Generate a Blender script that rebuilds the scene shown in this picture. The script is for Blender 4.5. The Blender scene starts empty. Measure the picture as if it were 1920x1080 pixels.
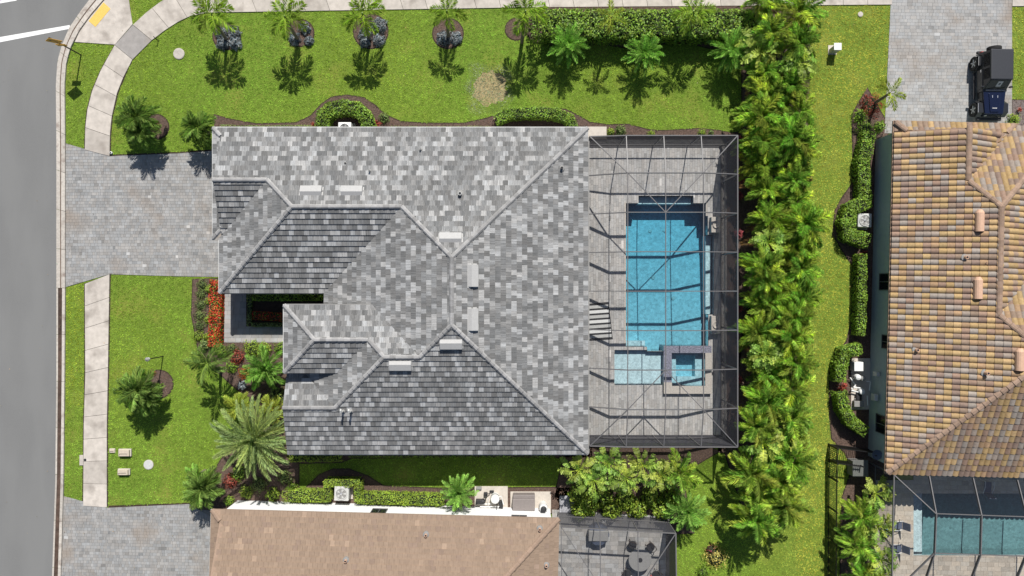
import bpy, bmesh, math, random
import numpy as np
from mathutils import Vector, Matrix
random.seed(7); RNG = np.random.default_rng(11)
C = bpy.context.scene.collection
sc = bpy.context.scene
PI = math.pi
# ------------------------------------------------------------------ camera, sky, sun, exposure
CAMH = 47.6          # flying height of the drone, metres
PXM = 28.0           # photograph pixels per metre on the ground
cd = bpy.data.cameras.new('camera'); cam = bpy.data.objects.new('camera', cd); C.objects.link(cam)
cam.location = (0, 0, CAMH); cam.rotation_euler = (0, 0, 0)
cd.sensor_width = 36; cd.lens = 36 * CAMH / (1920 / PXM); cd.clip_end = 1500
sc.camera = cam
SUN = Vector((0.145, 0.90, 1.0)).normalized()
w = bpy.data.worlds.new('World'); sc.world = w; w.use_nodes = True
nt = w.node_tree; sky = nt.nodes.new('ShaderNodeTexSky'); sky.sky_type = 'NISHITA'; sky.sun_disc = False
sky.sun_elevation = math.asin(SUN.z); sky.sun_rotation = math.atan2(SUN.x, SUN.y)
bg = nt.nodes['Background']; bg.inputs['Strength'].default_value = 0.07
nt.links.new(sky.outputs['Color'], bg.inputs['Color'])
sl = bpy.data.lights.new('sun', 'SUN'); sl.energy = 4.9; sl.angle = math.radians(0.5); sl.color = (1.0, 0.965, 0.91)
so = bpy.data.objects.new('sun', sl); C.objects.link(so); so.rotation_euler = SUN.to_track_quat('Z', 'Y').to_euler()
so.location = (0, 0, 60)
sc.view_settings.view_transform = 'Standard'; sc.view_settings.look = 'None'
sc.view_settings.exposure = 0.25; sc.view_settings.gamma = 1.0; sc.view_settings.use_curve_mapping = False
sc.render.engine = 'CYCLES'
sc.cycles.max_bounces = 6; sc.cycles.transparent_max_bounces = 14; sc.cycles.caustics_reflective = False; sc.cycles.caustics_refractive = False

# ------------------------------------------------------------------ helpers
def P(px, py, h=0.0):
    """photo pixel at height h -> world point"""
    s = (CAMH - h) / CAMH / PXM
    return Vector(((px - 960) * s, (540 - py) * s, h))
def G(px, py): p = P(px, py); return (p.x, p.y)
def GL(pts): return [G(*p) for p in pts]
def lerp(a, b, t): return a + (b - a) * t

def node_mat(name): 
    m = bpy.data.materials.new(name); m.use_nodes = True; n = m.node_tree
    return m, n, n.nodes, n.links, n.nodes['Principled BSDF']
def mat(name, rgb, rough=0.8, var=0.12, scale=6.0, bump=0.0, bscale=None, attr=False, objrand=0.0, metal=0.0,
        stain=None, stain_scale=0.6, stain_lo=.5, uvstreak=0.0, spec=0.3, sstretch=None):
    """procedural material: base colour x fine noise x face colour attribute x object random; optional stain colour"""
    m, n, N, L, b = node_mat(name)
    geo = N.new('ShaderNodeNewGeometry')
    nz = N.new('ShaderNodeTexNoise'); nz.inputs['Scale'].default_value = scale; nz.inputs['Detail'].default_value = 6
    L.new(geo.outputs['Position'], nz.inputs['Vector'])
    mr = N.new('ShaderNodeMapRange'); mr.inputs['From Min'].default_value = .3; mr.inputs['From Max'].default_value = .7
    mr.inputs['To Min'].default_value = 1 - var; mr.inputs['To Max'].default_value = 1 + var
    L.new(nz.outputs['Fac'], mr.inputs['Value'])
    def mul(a_out, b_out):
        x = N.new('ShaderNodeMix'); x.data_type = 'RGBA'; x.blend_type = 'MULTIPLY'; x.inputs[0].default_value = 1
        L.new(a_out, x.inputs[6]); L.new(b_out, x.inputs[7]); return x.outputs[2]
    base = N.new('ShaderNodeRGB'); base.outputs[0].default_value = (*rgb, 1)
    col = mul(base.outputs[0], mr.outputs['Result'])
    if attr:
        at = N.new('ShaderNodeAttribute'); at.attribute_name = 'Col'; col = mul(col, at.outputs['Color'])
    if objrand:
        oi = N.new('ShaderNodeObjectInfo'); r = N.new('ShaderNodeMapRange')
        r.inputs['To Min'].default_value = 1 - objrand; r.inputs['To Max'].default_value = 1 + objrand
        L.new(oi.outputs['Random'], r.inputs['Value']); col = mul(col, r.outputs['Result'])
    if uvstreak:
        uv = N.new('ShaderNodeUVMap'); mp = N.new('ShaderNodeMapping'); mp.inputs['Scale'].default_value = (14, .9, 1)
        L.new(uv.outputs['UV'], mp.inputs['Vector']); z = N.new('ShaderNodeTexNoise'); z.inputs['Scale'].default_value = 1.3
        z.inputs['Detail'].default_value = 3; L.new(mp.outputs['Vector'], z.inputs['Vector'])
        r = N.new('ShaderNodeMapRange'); r.inputs['From Min'].default_value = .3; r.inputs['From Max'].default_value = .7
        r.inputs['To Min'].default_value = 1 - uvstreak; r.inputs['To Max'].default_value = 1 + uvstreak
        L.new(z.outputs['Fac'], r.inputs['Value']); col = mul(col, r.outputs['Result'])
    if stain:
        z = N.new('ShaderNodeTexNoise'); z.inputs['Scale'].default_value = stain_scale; z.inputs['Detail'].default_value = 5
        if sstretch:
            mp2 = N.new('ShaderNodeMapping'); mp2.inputs['Scale'].default_value = sstretch; L.new(geo.outputs['Position'], mp2.inputs['Vector']); L.new(mp2.outputs['Vector'], z.inputs['Vector'])
        else: L.new(geo.outputs['Position'], z.inputs['Vector'])
        r = N.new('ShaderNodeMapRange'); r.inputs['From Min'].default_value = stain_lo; r.inputs['From Max'].default_value = stain_lo + .2
        L.new(z.outputs['Fac'], r.inputs['Value'])
        x = N.new('ShaderNodeMix'); x.data_type = 'RGBA'; L.new(r.outputs['Result'], x.inputs[0]); L.new(col, x.inputs[6])
        x.inputs[7].default_value = (*stain, 1); col = x.outputs[2]
    L.new(col, b.inputs['Base Color']); b.inputs['Roughness'].default_value = rough; b.inputs['Metallic'].default_value = metal
    b.inputs['Specular IOR Level'].default_value = spec
    if bump:
        z = N.new('ShaderNodeTexNoise'); z.inputs['Scale'].default_value = bscale or scale * 4; z.inputs['Detail'].default_value = 4
        L.new(geo.outputs['Position'], z.inputs['Vector']); bp = N.new('ShaderNodeBump'); bp.inputs['Strength'].default_value = bump
        bp.inputs['Distance'].default_value = .02; L.new(z.outputs['Fac'], bp.inputs['Height']); L.new(bp.outputs['Normal'], b.inputs['Normal'])
    return m
def foliage_mat(name, rgb, objrand=.25, trans=.35, hue=None, gloss=.022):
    """leaf: diffuse + translucent + a little gloss, colour from attribute and per-object random"""
    m = bpy.data.materials.new(name); m.use_nodes = True; n = m.node_tree; N = n.nodes; L = n.links; N.clear()
    out = N.new('ShaderNodeOutputMaterial')
    at = N.new('ShaderNodeAttribute'); at.attribute_name = 'Col'
    base = N.new('ShaderNodeRGB'); base.outputs[0].default_value = (*rgb, 1)
    x = N.new('ShaderNodeMix'); x.data_type = 'RGBA'; x.blend_type = 'MULTIPLY'; x.inputs[0].default_value = 1
    oi = N.new('ShaderNodeObjectInfo')
    src = base.outputs[0]
    if hue:
        h = N.new('ShaderNodeMix'); h.data_type = 'RGBA'; L.new(oi.outputs['Random'], h.inputs[0]); L.new(src, h.inputs[6]); h.inputs[7].default_value = (*hue, 1); src = h.outputs[2]
    L.new(src, x.inputs[6]); L.new(at.outputs['Color'], x.inputs[7])
    r = N.new('ShaderNodeMapRange'); r.inputs['To Min'].default_value = 1 - objrand; r.inputs['To Max'].default_value = 1 + objrand
    fr = N.new('ShaderNodeMath'); fr.operation = 'FRACT'; ml = N.new('ShaderNodeMath'); ml.operation = 'MULTIPLY'; ml.inputs[1].default_value = 17.3
    L.new(oi.outputs['Random'], ml.inputs[0]); L.new(ml.outputs[0], fr.inputs[0]); L.new(fr.outputs[0], r.inputs['Value'])
    y = N.new('ShaderNodeMix'); y.data_type = 'RGBA'; y.blend_type = 'MULTIPLY'; y.inputs[0].default_value = 1
    L.new(x.outputs[2], y.inputs[6]); L.new(r.outputs['Result'], y.inputs[7])
    d = N.new('ShaderNodeBsdfDiffuse'); t = N.new('ShaderNodeBsdfTranslucent'); g = N.new('ShaderNodeBsdfGlossy'); g.inputs['Roughness'].default_value = .5
    L.new(y.outputs[2], d.inputs['Color']); L.new(y.outputs[2], t.inputs['Color'])
    m1 = N.new('ShaderNodeMixShader'); m1.inputs[0].default_value = trans; L.new(d.outputs[0], m1.inputs[1]); L.new(t.outputs[0], m1.inputs[2])
    m2 = N.new('ShaderNodeMixShader'); m2.inputs[0].default_value = gloss; L.new(m1.outputs[0], m2.inputs[1]); L.new(g.outputs[0], m2.inputs[2])
    L.new(m2.outputs[0], out.inputs['Surface']); return m

class MB:
    def __init__(s): s.v = []; s.f = []; s.c = []; s.uv = []
    def add(s, vs, fs, col=(1, 1, 1), uvs=None):
        o = len(s.v); s.v.extend([tuple(v) for v in vs]); s.f.extend([tuple(i + o for i in f) for f in fs])
        s.c.extend([col] * len(vs)); s.uv.extend(uvs if uvs else [(v[0], v[1]) for v in vs])
    def box(s, x0, x1, y0, y1, z0, z1, col=(1, 1, 1), M=None):
        vs = [Vector((x, y, z)) for z in (z0, z1) for y in (y0, y1) for x in (x0, x1)]
        if M is not None: vs = [M @ v for v in vs]
        s.add(vs, [(0, 2, 3, 1), (4, 5, 7, 6), (0, 1, 5, 4), (2, 6, 7, 3), (0, 4, 6, 2), (1, 3, 7, 5)], col)
    def prism(s, poly, z0, z1, col=(1, 1, 1)):
        n = len(poly); a = sum(poly[i][0] * poly[(i + 1) % n][1] - poly[(i + 1) % n][0] * poly[i][1] for i in range(n))
        if a < 0: poly = poly[::-1]
        zt = z1 if callable(z1) else (lambda x, y: z1); zb = z0 if callable(z0) else (lambda x, y: z0)
        vs = [(x, y, zb(x, y)) for x, y in poly] + [(x, y, zt(x, y)) for x, y in poly]
        s.add(vs, [tuple(range(n))[::-1], tuple(range(n, 2 * n))] + [(i, (i + 1) % n, (i + 1) % n + n, i + n) for i in range(n)], col)
    def bar(s, a, b, w, h, col=(1, 1, 1), up=(0, 0, 1)):
        """box of width w, height h from a to b, centred"""
        a = Vector(a); b = Vector(b); d = (b - a).normalized(); u = Vector(up)
        if abs(d.dot(u)) > .98: u = Vector((0, 1, 0))
        r = d.cross(u).normalized(); u = r.cross(d).normalized()
        vs = [p + r * (sx * w / 2) + u * (sz * h / 2) for p in (a, b) for sx, sz in ((-1, -1), (1, -1), (1, 1), (-1, 1))]
        s.add(vs, [(0, 1, 2, 3), (7, 6, 5, 4), (0, 4, 5, 1), (1, 5, 6, 2), (2, 6, 7, 3), (3, 7, 4, 0)], col)
    def tube(s, pts, rad, n=8, col=(1, 1, 1), cap=True):
        pts = [Vector(p) for p in pts]; rad = rad if isinstance(rad, (list, tuple)) else [rad] * len(pts); o = []
        for i, p in enumerate(pts):
            d = (pts[min(i + 1, len(pts) - 1)] - pts[max(i - 1, 0)]).normalized()
            u = Vector((0, 0, 1)) if abs(d.z) < .9 else Vector((0, 1, 0)); r = d.cross(u).normalized(); u = r.cross(d)
            o += [p + (r * math.cos(2 * PI * k / n) + u * math.sin(2 * PI * k / n)) * rad[i] for k in range(n)]
        fs = [(i * n + k, i * n + (k + 1) % n, (i + 1) * n + (k + 1) % n, (i + 1) * n + k) for i in range(len(pts) - 1) for k in range(n)]
        if cap: fs += [tuple(range(n))[::-1], tuple(range((len(pts) - 1) * n, len(pts) * n))]
        s.add(o, fs, col)
    def lathe(s, prof, n=20, c=(0, 0, 0), col=(1, 1, 1)):
        """prof: (r, z) list bottom to top"""
        o = [(c[0] + r * math.cos(2 * PI * k / n), c[1] + r * math.sin(2 * PI * k / n), c[2] + z) for r, z in prof for k in range(n)]
        fs = [(i * n + k, i * n + (k + 1) % n, (i + 1) * n + (k + 1) % n, (i + 1) * n + k) for i in range(len(prof) - 1) for k in range(n)]
        fs += [tuple(range(n))[::-1], tuple(range((len(prof) - 1) * n, len(prof) * n))]
        s.add(o, fs, col)
    def mesh(s, name, m):
        me = bpy.data.meshes.new(name); me.from_pydata(s.v, [], s.f)
        ca = me.color_attributes.new('Col', 'FLOAT_COLOR', 'POINT')
        ca.data.foreach_set('color', np.array([(c[0], c[1], c[2], 1) for c in s.c], dtype=np.float32).ravel())
        uvl = me.uv_layers.new(name='UVMap'); li = np.empty(len(me.loops), dtype=np.int32); me.loops.foreach_get('vertex_index', li)
        uvl.data.foreach_set('uv', np.array(s.uv, dtype=np.float32)[li].ravel())
        if m: me.materials.append(m)
        return me
    def build(s, name, m, parent=None, kind=None, label=None, cat=None, group=None, bevel=0, smooth=False):
        return obj(name, s.mesh(name, m), parent, kind, label, cat, group, bevel, smooth)
def obj(name, me, parent=None, kind=None, label=None, cat=None, group=None, bevel=0, smooth=False):
    o = bpy.data.objects.new(name, me); C.objects.link(o)
    if parent:
        o.parent = parent; o.matrix_parent_inverse = Matrix.Identity(4)
    if kind: o['kind'] = kind
    if label: o['label'] = label
    if cat: o['category'] = cat
    if group: o['group'] = group
    if bevel:
        b = o.modifiers.new('bevel', 'BEVEL'); b.width = bevel; b.segments = 2; b.limit_method = 'ANGLE'; b.angle_limit = math.radians(40)
    if smooth:
        for p in me.polygons: p.use_smooth = True
    return o
def thing(name, label, cat, loc=(0, 0, 0), rz=0.0, group=None):
    o = bpy.data.objects.new(name, None); C.objects.link(o); o.location = loc; o.rotation_euler = (0, 0, rz)
    o.empty_display_size = .2; o['label'] = label; o['category'] = cat
    if group: o['group'] = group
    return o
def inside(pt, poly):
    x, y = pt; r = False; n = len(poly)
    for i in range(n):
        x1, y1 = poly[i]; x2, y2 = poly[i - 1]
        if (y1 > y) != (y2 > y) and x < (x2 - x1) * (y - y1) / (y2 - y1) + x1: r = not r
    return r
def inside_np(X, Y, poly):
    r = np.zeros(len(X), bool); n = len(poly)
    for i in range(n):
        x1, y1 = poly[i]; x2, y2 = poly[i - 1]
        if y1 == y2: continue
        r ^= ((y1 > Y) != (y2 > Y)) & (X < (x2 - x1) * (Y - y1) / (y2 - y1) + x1)
    return r
def clip(sub, conv):
    """Sutherland-Hodgman, conv convex (any winding)"""
    n = len(conv); a = sum(conv[i][0] * conv[(i + 1) % n][1] - conv[(i + 1) % n][0] * conv[i][1] for i in range(n))
    cp = conv if a > 0 else conv[::-1]
    for i in range(n):
        ax, ay = cp[i]; bx, by = cp[(i + 1) % n]; out = []
        if not sub: return []
        for j in range(len(sub)):
            p = sub[j]; q = sub[(j + 1) % len(sub)]
            dp = (bx - ax) * (p[1] - ay) - (by - ay) * (p[0] - ax); dq = (bx - ax) * (q[1] - ay) - (by - ay) * (q[0] - ax)
            if dp >= 0: out.append(p)
            if (dp >= 0) != (dq >= 0):
                t = dp / (dp - dq); out.append((p[0] + (q[0] - p[0]) * t, p[1] + (q[1] - p[1]) * t))
        sub = out
    if len(sub) < 3: return []
    ar = abs(sum(sub[i][0] * sub[(i + 1) % len(sub)][1] - sub[(i + 1) % len(sub)][0] * sub[i][1] for i in range(len(sub)))) / 2
    return sub if ar > 1e-4 else []
def np_mesh(name, V, k, cols, m, parent=None, **kw):
    """V (n*k,3) polygons of k own vertices; cols (n,3)"""
    nv = len(V); n = nv // k; me = bpy.data.meshes.new(name)
    me.vertices.add(nv); me.vertices.foreach_set('co', V.astype(np.float32).ravel())
    me.loops.add(nv); me.loops.foreach_set('vertex_index', np.arange(nv, dtype=np.int32))
    me.polygons.add(n); me.polygons.foreach_set('loop_start', np.arange(0, nv, k, dtype=np.int32))
    me.polygons.foreach_set('loop_total', np.full(n, k, dtype=np.int32)); me.update(calc_edges=True)
    ca = me.color_attributes.new('Col', 'FLOAT_COLOR', 'POINT')
    c4 = np.ones((nv, 4), np.float32); c4[:, :3] = np.repeat(cols, k, axis=0); ca.data.foreach_set('color', c4.ravel())
    me.materials.append(m)
    return obj(name, me, parent, **kw)
def leaf_arrays(pos, nrm, size, asp=.5, jitter=.7):
    """one diamond quad leaf per position; nrm = preferred normals"""
    n = len(pos); nn = nrm + RNG.normal(0, jitter, (n, 3)); nn /= np.linalg.norm(nn, axis=1)[:, None] + 1e-9
    a = np.cross(nn, RNG.normal(0, 1, (n, 3))); a /= np.linalg.norm(a, axis=1)[:, None] + 1e-9; b = np.cross(nn, a)
    s = (size * RNG.uniform(.6, 1.3, n))[:, None]
    q = np.stack([pos - a * s * .5, pos + b * s * asp * .5 + nn * s * .06, pos + a * s * .5, pos - b * s * asp * .5 + nn * s * .06], axis=1)
    return q.reshape(-1, 3)
def grey_tints(n, lo=.6, hi=1.4, hue=.12):
    k = RNG.uniform(lo, hi, n); h = RNG.normal(0, hue, n)
    return np.stack([k * (1 + h), k, k * (1 - .6 * h)], axis=1)

# ------------------------------------------------------------------ materials
M = {}
M['soil'] = mat('soil', (.045, .03, .022), .95, .3, 9, .5)
M['lawn'] = mat('lawn_base', (.13, .195, .022), .95, .22, 3.0, .6, 30, stain=(.19, .215, .035), stain_scale=.45, stain_lo=.52)
M['mulch'] = mat('mulch', (.105, .07, .055), .95, .45, 14, .9, 40)
M['rockmulch'] = mat('rock_mulch', (.16, .13, .12), .95, .5, 22, .9, 50)
M['asphalt'] = mat('asphalt', (.172, .172, .168), .9, .10, 45, .25, 160, stain=(.188, .188, .183), stain_scale=.5, stain_lo=.42, sstretch=(1.1, .3, 1))
M['concrete'] = mat('concrete', (.475, .43, .38), .9, .12, 3, .15, 60, objrand=.07, attr=True, stain=(.30, .265, .23), stain_scale=.8, stain_lo=.53)
M['kerb'] = mat('kerb_concrete', (.47, .43, .38), .9, .14, 7, .2, 60, objrand=.08, attr=True, stain=(.25, .20, .17), stain_scale=1.7, stain_lo=.56)
M['gutterpan'] = mat('gutter_pan', (.12, .085, .065), .9, .35, 4, .2, 60, attr=True, stain=(.12, .075, .05), stain_scale=2.0, stain_lo=.5)
M['paint'] = mat('road_paint', (.75, .75, .73), .7, .06, 12)
M['yellow'] = mat('yellow_pad', (.70, .48, .12), .8, .05, 10, attr=True)
M['paver'] = mat('paver', (.288, .283, .274), .85, .14, 1.3, .25, 70, attr=True, stain=(.27, .225, .185), stain_scale=.35, stain_lo=.56)
M['joint'] = mat('joint_sand', (.23, .22, .205), .95, .2, 10)
M['deck'] = mat('deck_paver', (.43, .415, .395), .8, .12, 9, .2, 60, attr=True)
M['beigedeck'] = mat('beige_deck_paver', (.50, .44, .36), .8, .12, 9, .2, 60, attr=True)
M['tile'] = mat('grey_roof_tile', (1, 1, 1), .85, .1, 14, .15, 60, attr=True, uvstreak=.28, stain=(.16, .16, .155), stain_scale=1.6, stain_lo=.64)
M['captile'] = mat('grey_cap_tile', (.285, .28, .275), .85, .12, 6, .15, 60, objrand=.22)
M['fascia'] = mat('white_fascia', (.62, .62, .60), .6, .05, 5)
M['barrel'] = mat('barrel_tile', (1, 1, 1), .85, .14, 9, .15, 60, attr=True)
M['barrelcap'] = mat('barrel_cap', (.29, .20, .145), .85, .15, 6, .15, 60, objrand=.18)
M['tan'] = mat('tan_roof_tile', (1, 1, 1), .85, .07, 5, .12, 60, attr=True, uvstreak=.05)
M['tancap'] = mat('tan_cap', (.29, .205, .15), .85, .1, 6, .1, 60, objrand=.08)
M['wallgrey'] = mat('grey_stucco', (.42, .42, .41), .9, .04, 4, .1, 80)
M['wallteal'] = mat('greygreen_stucco', (.40, .46, .46), .9, .05, 4, .1, 80)
M['wallwhite'] = mat('white_stucco', (.78, .78, .78), .9, .03, 4, .1, 80)
M['glass'] = mat('window_glass', (.012, .014, .018), .1, .02, 4, spec=.3)
M['wframe'] = mat('window_frame', (.12, .12, .12), .5, .05, 4)
M['alu'] = mat('cage_aluminium', (.135, .13, .13), .45, .05, 10, spec=.4)
M['white'] = mat('white_metal', (.72, .72, .70), .5, .05, 8)
M['lightgrey'] = mat('lightgrey_metal', (.50, .50, .48), .5, .08, 8)
M['midgrey'] = mat('midgrey_plastic', (.24, .235, .225), .6, .08, 8)
M['dkgrey'] = mat('dark_grey_lid', (.12, .125, .115), .6, .1, 8)
M['dark'] = mat('dark_plastic', (.03, .03, .032), .5, .1, 8)
M['brownbox'] = mat('brown_metal', (.21, .185, .175), .5, .06, 8)
M['boxcream'] = mat('cream_box', (.50, .43, .34), .8, .1, 8)
M['padconc'] = mat('pad_concrete', (.52, .47, .41), .9, .08, 6, .1, 60)
M['stone'] = mat('cut_stone', (.30, .30, .32), .9, .35, 7, .4, 30)
M['coping'] = mat('travertine', (.47, .43, .38), .8, .16, 12, .2, 60)
M['plaster'] = mat('pool_plaster', (.70, .78, .80), .8, .05, 9, .1, 30)
M['plaster2'] = mat('worn_plaster', (.42, .50, .50), .8, .06, 5, .1, 30)
M['glasstile'] = mat('purple_glass_tile', (.22, .22, .27), .3, .6, 16, .1, 60)
M['vent'] = mat('vent_paint', (.40, .395, .385), .6, .05, 8)
M['terracotta'] = mat('terracotta_vent', (.56, .36, .25), .8, .08, 8)
M['trunk'] = mat('palm_trunk', (.20, .165, .125), .95, .3, 12, .6, 30)
M['bark'] = mat('brown_stems', (.09, .065, .045), .95, .3, 12)
M['shaft'] = mat('green_crownshaft', (.16, .25, .05), .5, .1, 6)
M['core'] = mat('inner_twigs', (.022, .03, .012), .95, .3, 10)
M['blackfence'] = mat('black_fence', (.015, .015, .016), .5, .1, 8)
M['signyellow'] = mat('sign_yellow', (.62, .33, .05), .6, .05, 8)
M['brownpost'] = mat('bronze_post', (.05, .035, .03), .6, .1, 8)
M['grass'] = foliage_mat('grass_blades', (.27, .455, .06), 0, .35, gloss=0)
M['leaf'] = foliage_mat('hedge_leaf', (.21, .34, .04), .12, .3)
M['lime'] = foliage_mat('lime_leaf', (.30, .42, .05), .12, .3)
M['olive'] = foliage_mat('olive_leaf', (.20, .27, .08), .12, .3)
M['blue'] = foliage_mat('bluegrey_leaf', (.20, .225, .235), .15, .2)
M['red'] = foliage_mat('red_flower', (.62, .075, .03), .1, .25)
M['croton'] = foliage_mat('croton_leaf', (.32, .075, .05), .1, .25)
M['orange'] = foliage_mat('orange_leaf', (.45, .15, .04), .1, .25)
M['yelpink'] = foliage_mat('yellow_pink_leaf', (.62, .54, .14), .12, .3)
M['pink'] = foliage_mat('pink_cordyline', (.32, .07, .08), .1, .3)
M['frond'] = foliage_mat('palm_frond', (.38, .52, .09), .2, .3)
M['frondlt'] = foliage_mat('bright_frond', (.33, .56, .13), .18, .3)
M['fronddk'] = foliage_mat('dark_frond', (.25, .38, .095), .25, .28)
M['frondblue'] = foliage_mat('silver_frond', (.27, .38, .16), .18, .25, hue=(.38, .47, .15))
M['frondmix'] = foliage_mat('screen_frond', (.27, .50, .09), .34, .40, hue=(.56, .64, .13))
M['frondyel'] = foliage_mat('yellow_frond', (.42, .50, .09), .2, .3)
M['deadfrond'] = foliage_mat('tan_dead_frond', (.40, .26, .12), .2, .2)
M['tyre'] = mat('tyre', (.02, .02, .02), .8, .15, 20, .3, 60)
M['rim'] = mat('wheel_rim', (.07, .07, .065), .35, .1, 20, metal=.6)
M['carblack'] = mat('car_black', (.022, .023, .026), .28, .05, 6, spec=.5)
M['cartop'] = mat('car_hardtop', (.03, .032, .038), .5, .05, 6, spec=.4)
M['carblue'] = mat('car_navy', (.006, .010, .032), .2, .05, 6, spec=.6)
M['chrome'] = mat('bright_metal', (.75, .75, .75), .25, .03, 6, metal=.7)
M['bluegrey'] = mat('bluegrey_plastic', (.10, .12, .17), .5, .08, 8)
M['redcloth'] = mat('red_cushion', (.45, .07, .06), .8, .15, 12)
M['bluecloth'] = mat('lightblue_cushion', (.25, .5, .65), .8, .1, 12)

def screen_mat():
    """insect screen: thread coverage grows with the obliqueness of the ray"""
    m = bpy.data.materials.new('insect_screen'); m.use_nodes = True; n = m.node_tree; N = n.nodes; L = n.links; N.clear()
    out = N.new('ShaderNodeOutputMaterial'); g = N.new('ShaderNodeNewGeometry')
    dp = N.new('ShaderNodeVectorMath'); dp.operation = 'DOT_PRODUCT'; L.new(g.outputs['Incoming'], dp.inputs[0]); L.new(g.outputs['Normal'], dp.inputs[1])
    ab = N.new('ShaderNodeMath'); ab.operation = 'ABSOLUTE'; L.new(dp.outputs['Value'], ab.inputs[0])
    mx = N.new('ShaderNodeMath'); mx.operation = 'MAXIMUM'; mx.inputs[1].default_value = .05; L.new(ab.outputs[0], mx.inputs[0])
    dv = N.new('ShaderNodeMath'); dv.operation = 'DIVIDE'; dv.inputs[0].default_value = .125; pw = N.new('ShaderNodeMath'); pw.operation = 'POWER'; pw.inputs[1].default_value = 1.5; L.new(mx.outputs[0], pw.inputs[0]); L.new(pw.outputs[0], dv.inputs[1])
    cl = N.new('ShaderNodeMath'); cl.operation = 'MINIMUM'; cl.inputs[1].default_value = .93; L.new(dv.outputs[0], cl.inputs[0])
    t = N.new('ShaderNodeBsdfTransparent'); d = N.new('ShaderNodeBsdfDiffuse'); d.inputs['Color'].default_value = (.06, .06, .068, 1)
    mxs = N.new('ShaderNodeMixShader'); L.new(cl.outputs[0], mxs.inputs[0]); L.new(t.outputs[0], mxs.inputs[1]); L.new(d.outputs[0], mxs.inputs[2])
    L.new(mxs.outputs[0], out.inputs['Surface']); return m
M['screen'] = screen_mat()
def water_mat(name, tint, bump=.25, sc_=9):
    m = bpy.data.materials.new(name); m.use_nodes = True; n = m.node_tree; N = n.nodes; L = n.links; N.clear()
    out = N.new('ShaderNodeOutputMaterial'); t = N.new('ShaderNodeBsdfTransparent'); gl = N.new('ShaderNodeBsdfGlossy'); gl.inputs['Roughness'].default_value = .04
    geo = N.new('ShaderNodeNewGeometry'); z = N.new('ShaderNodeTexNoise'); z.inputs['Scale'].default_value = sc_; z.inputs['Detail'].default_value = 3; z.inputs['Distortion'].default_value = .8
    L.new(geo.outputs['Position'], z.inputs['Vector'])
    r = N.new('ShaderNodeMapRange'); r.inputs['From Min'].default_value = .35; r.inputs['From Max'].default_value = .65; r.inputs['To Min'].default_value = .84; r.inputs['To Max'].default_value = 1.1
    L.new(z.outputs['Fac'], r.inputs['Value'])
    x = N.new('ShaderNodeMix'); x.data_type = 'RGBA'; x.blend_type = 'MULTIPLY'; x.inputs[0].default_value = 1; x.inputs[6].default_value = (*tint, 1); L.new(r.outputs['Result'], x.inputs[7])
    L.new(x.outputs[2], t.inputs['Color'])
    bp = N.new('ShaderNodeBump'); bp.inputs['Strength'].default_value = bump; bp.inputs['Distance'].default_value = .05; L.new(z.outputs['Fac'], bp.inputs['Height']); L.new(bp.outputs['Normal'], gl.inputs['Normal'])
    f = N.new('ShaderNodeFresnel'); f.inputs['IOR'].default_value = 1.33; L.new(bp.outputs['Normal'], f.inputs['Normal'])
    ms = N.new('ShaderNodeMixShader'); L.new(f.outputs[0], ms.inputs[0]); L.new(t.outputs[0], ms.inputs[1]); L.new(gl.outputs[0], ms.inputs[2])
    L.new(ms.outputs[0], out.inputs['Surface']); return m
def water_body_mat(name, sigma, bump=.3, sc_=5):
    m = water_mat(name, (1, 1, 1), bump, sc_); n = m.node_tree; a = n.nodes.new('ShaderNodeVolumeAbsorption'); d = max(sigma) * 1.03
    a.inputs['Density'].default_value = d; a.inputs['Color'].default_value = (*[1 - q / d for q in sigma], 1)
    n.links.new(a.outputs[0], n.nodes['Material Output'].inputs['Volume']); return m
M['poolbody'] = water_body_mat('pool_water_body', (.60, .20, .11))
M['greenbody'] = water_body_mat('green_water_body', (.42, .22, .20))
M['water'] = water_mat('pool_water', (.40, .82, .94), sc_=6)
M['shallow'] = water_mat('shallow_water', (.80, .94, .95))
M['spawater'] = water_mat('spa_water', (.42, .83, .92))
M['greenwater'] = water_mat('green_pool_water', (.44, .68, .68))

# ------------------------------------------------------------------ ground, pools cut out
pool_hole = (*G(1150, 740), *G(1340, 366))           # x0,y0,x1,y1
pool2_hole = (*G(1712, 1041), *G(1990, 925))
xs = sorted({-260, 260, pool_hole[0], pool_hole[2], pool2_hole[0], pool2_hole[2]}); ys = sorted({-260, 260, pool_hole[1], pool_hole[3], pool2_hole[1], pool2_hole[3]})
mb = MB()
for i in range(len(xs) - 1):
    for j in range(len(ys) - 1):
        cx, cy = (xs[i] + xs[i + 1]) / 2, (ys[j] + ys[j + 1]) / 2
        if any(a < cx < c and b < cy < d for a, b, c, d in (pool_hole, pool2_hole)): continue
        mb.add([(xs[i], ys[j], 0), (xs[i + 1], ys[j], 0), (xs[i + 1], ys[j + 1], 0), (xs[i], ys[j + 1], 0)], [(0, 1, 2, 3)])
mb.build('lawn', M['lawn'], kind='structure')
EXCL = []       # polygons without grass
def sheet(name, px, z, m, excl=True, kind='structure', th=None):
    poly = GL(px)
    if excl: EXCL.append(poly)
    b = MB()
    if th: b.prism(poly, z - th, z)
    else: b.add([(x, y, z) for x, y in poly], [tuple(range(len(poly)))] if sum(poly[i][0] * poly[(i + 1) % len(poly)][1] - poly[(i + 1) % len(poly)][0] * poly[i][1] for i in range(len(poly))) > 0 else [tuple(range(len(poly)))[::-1]])
    return b.build(name, m, kind=kind)
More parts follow.
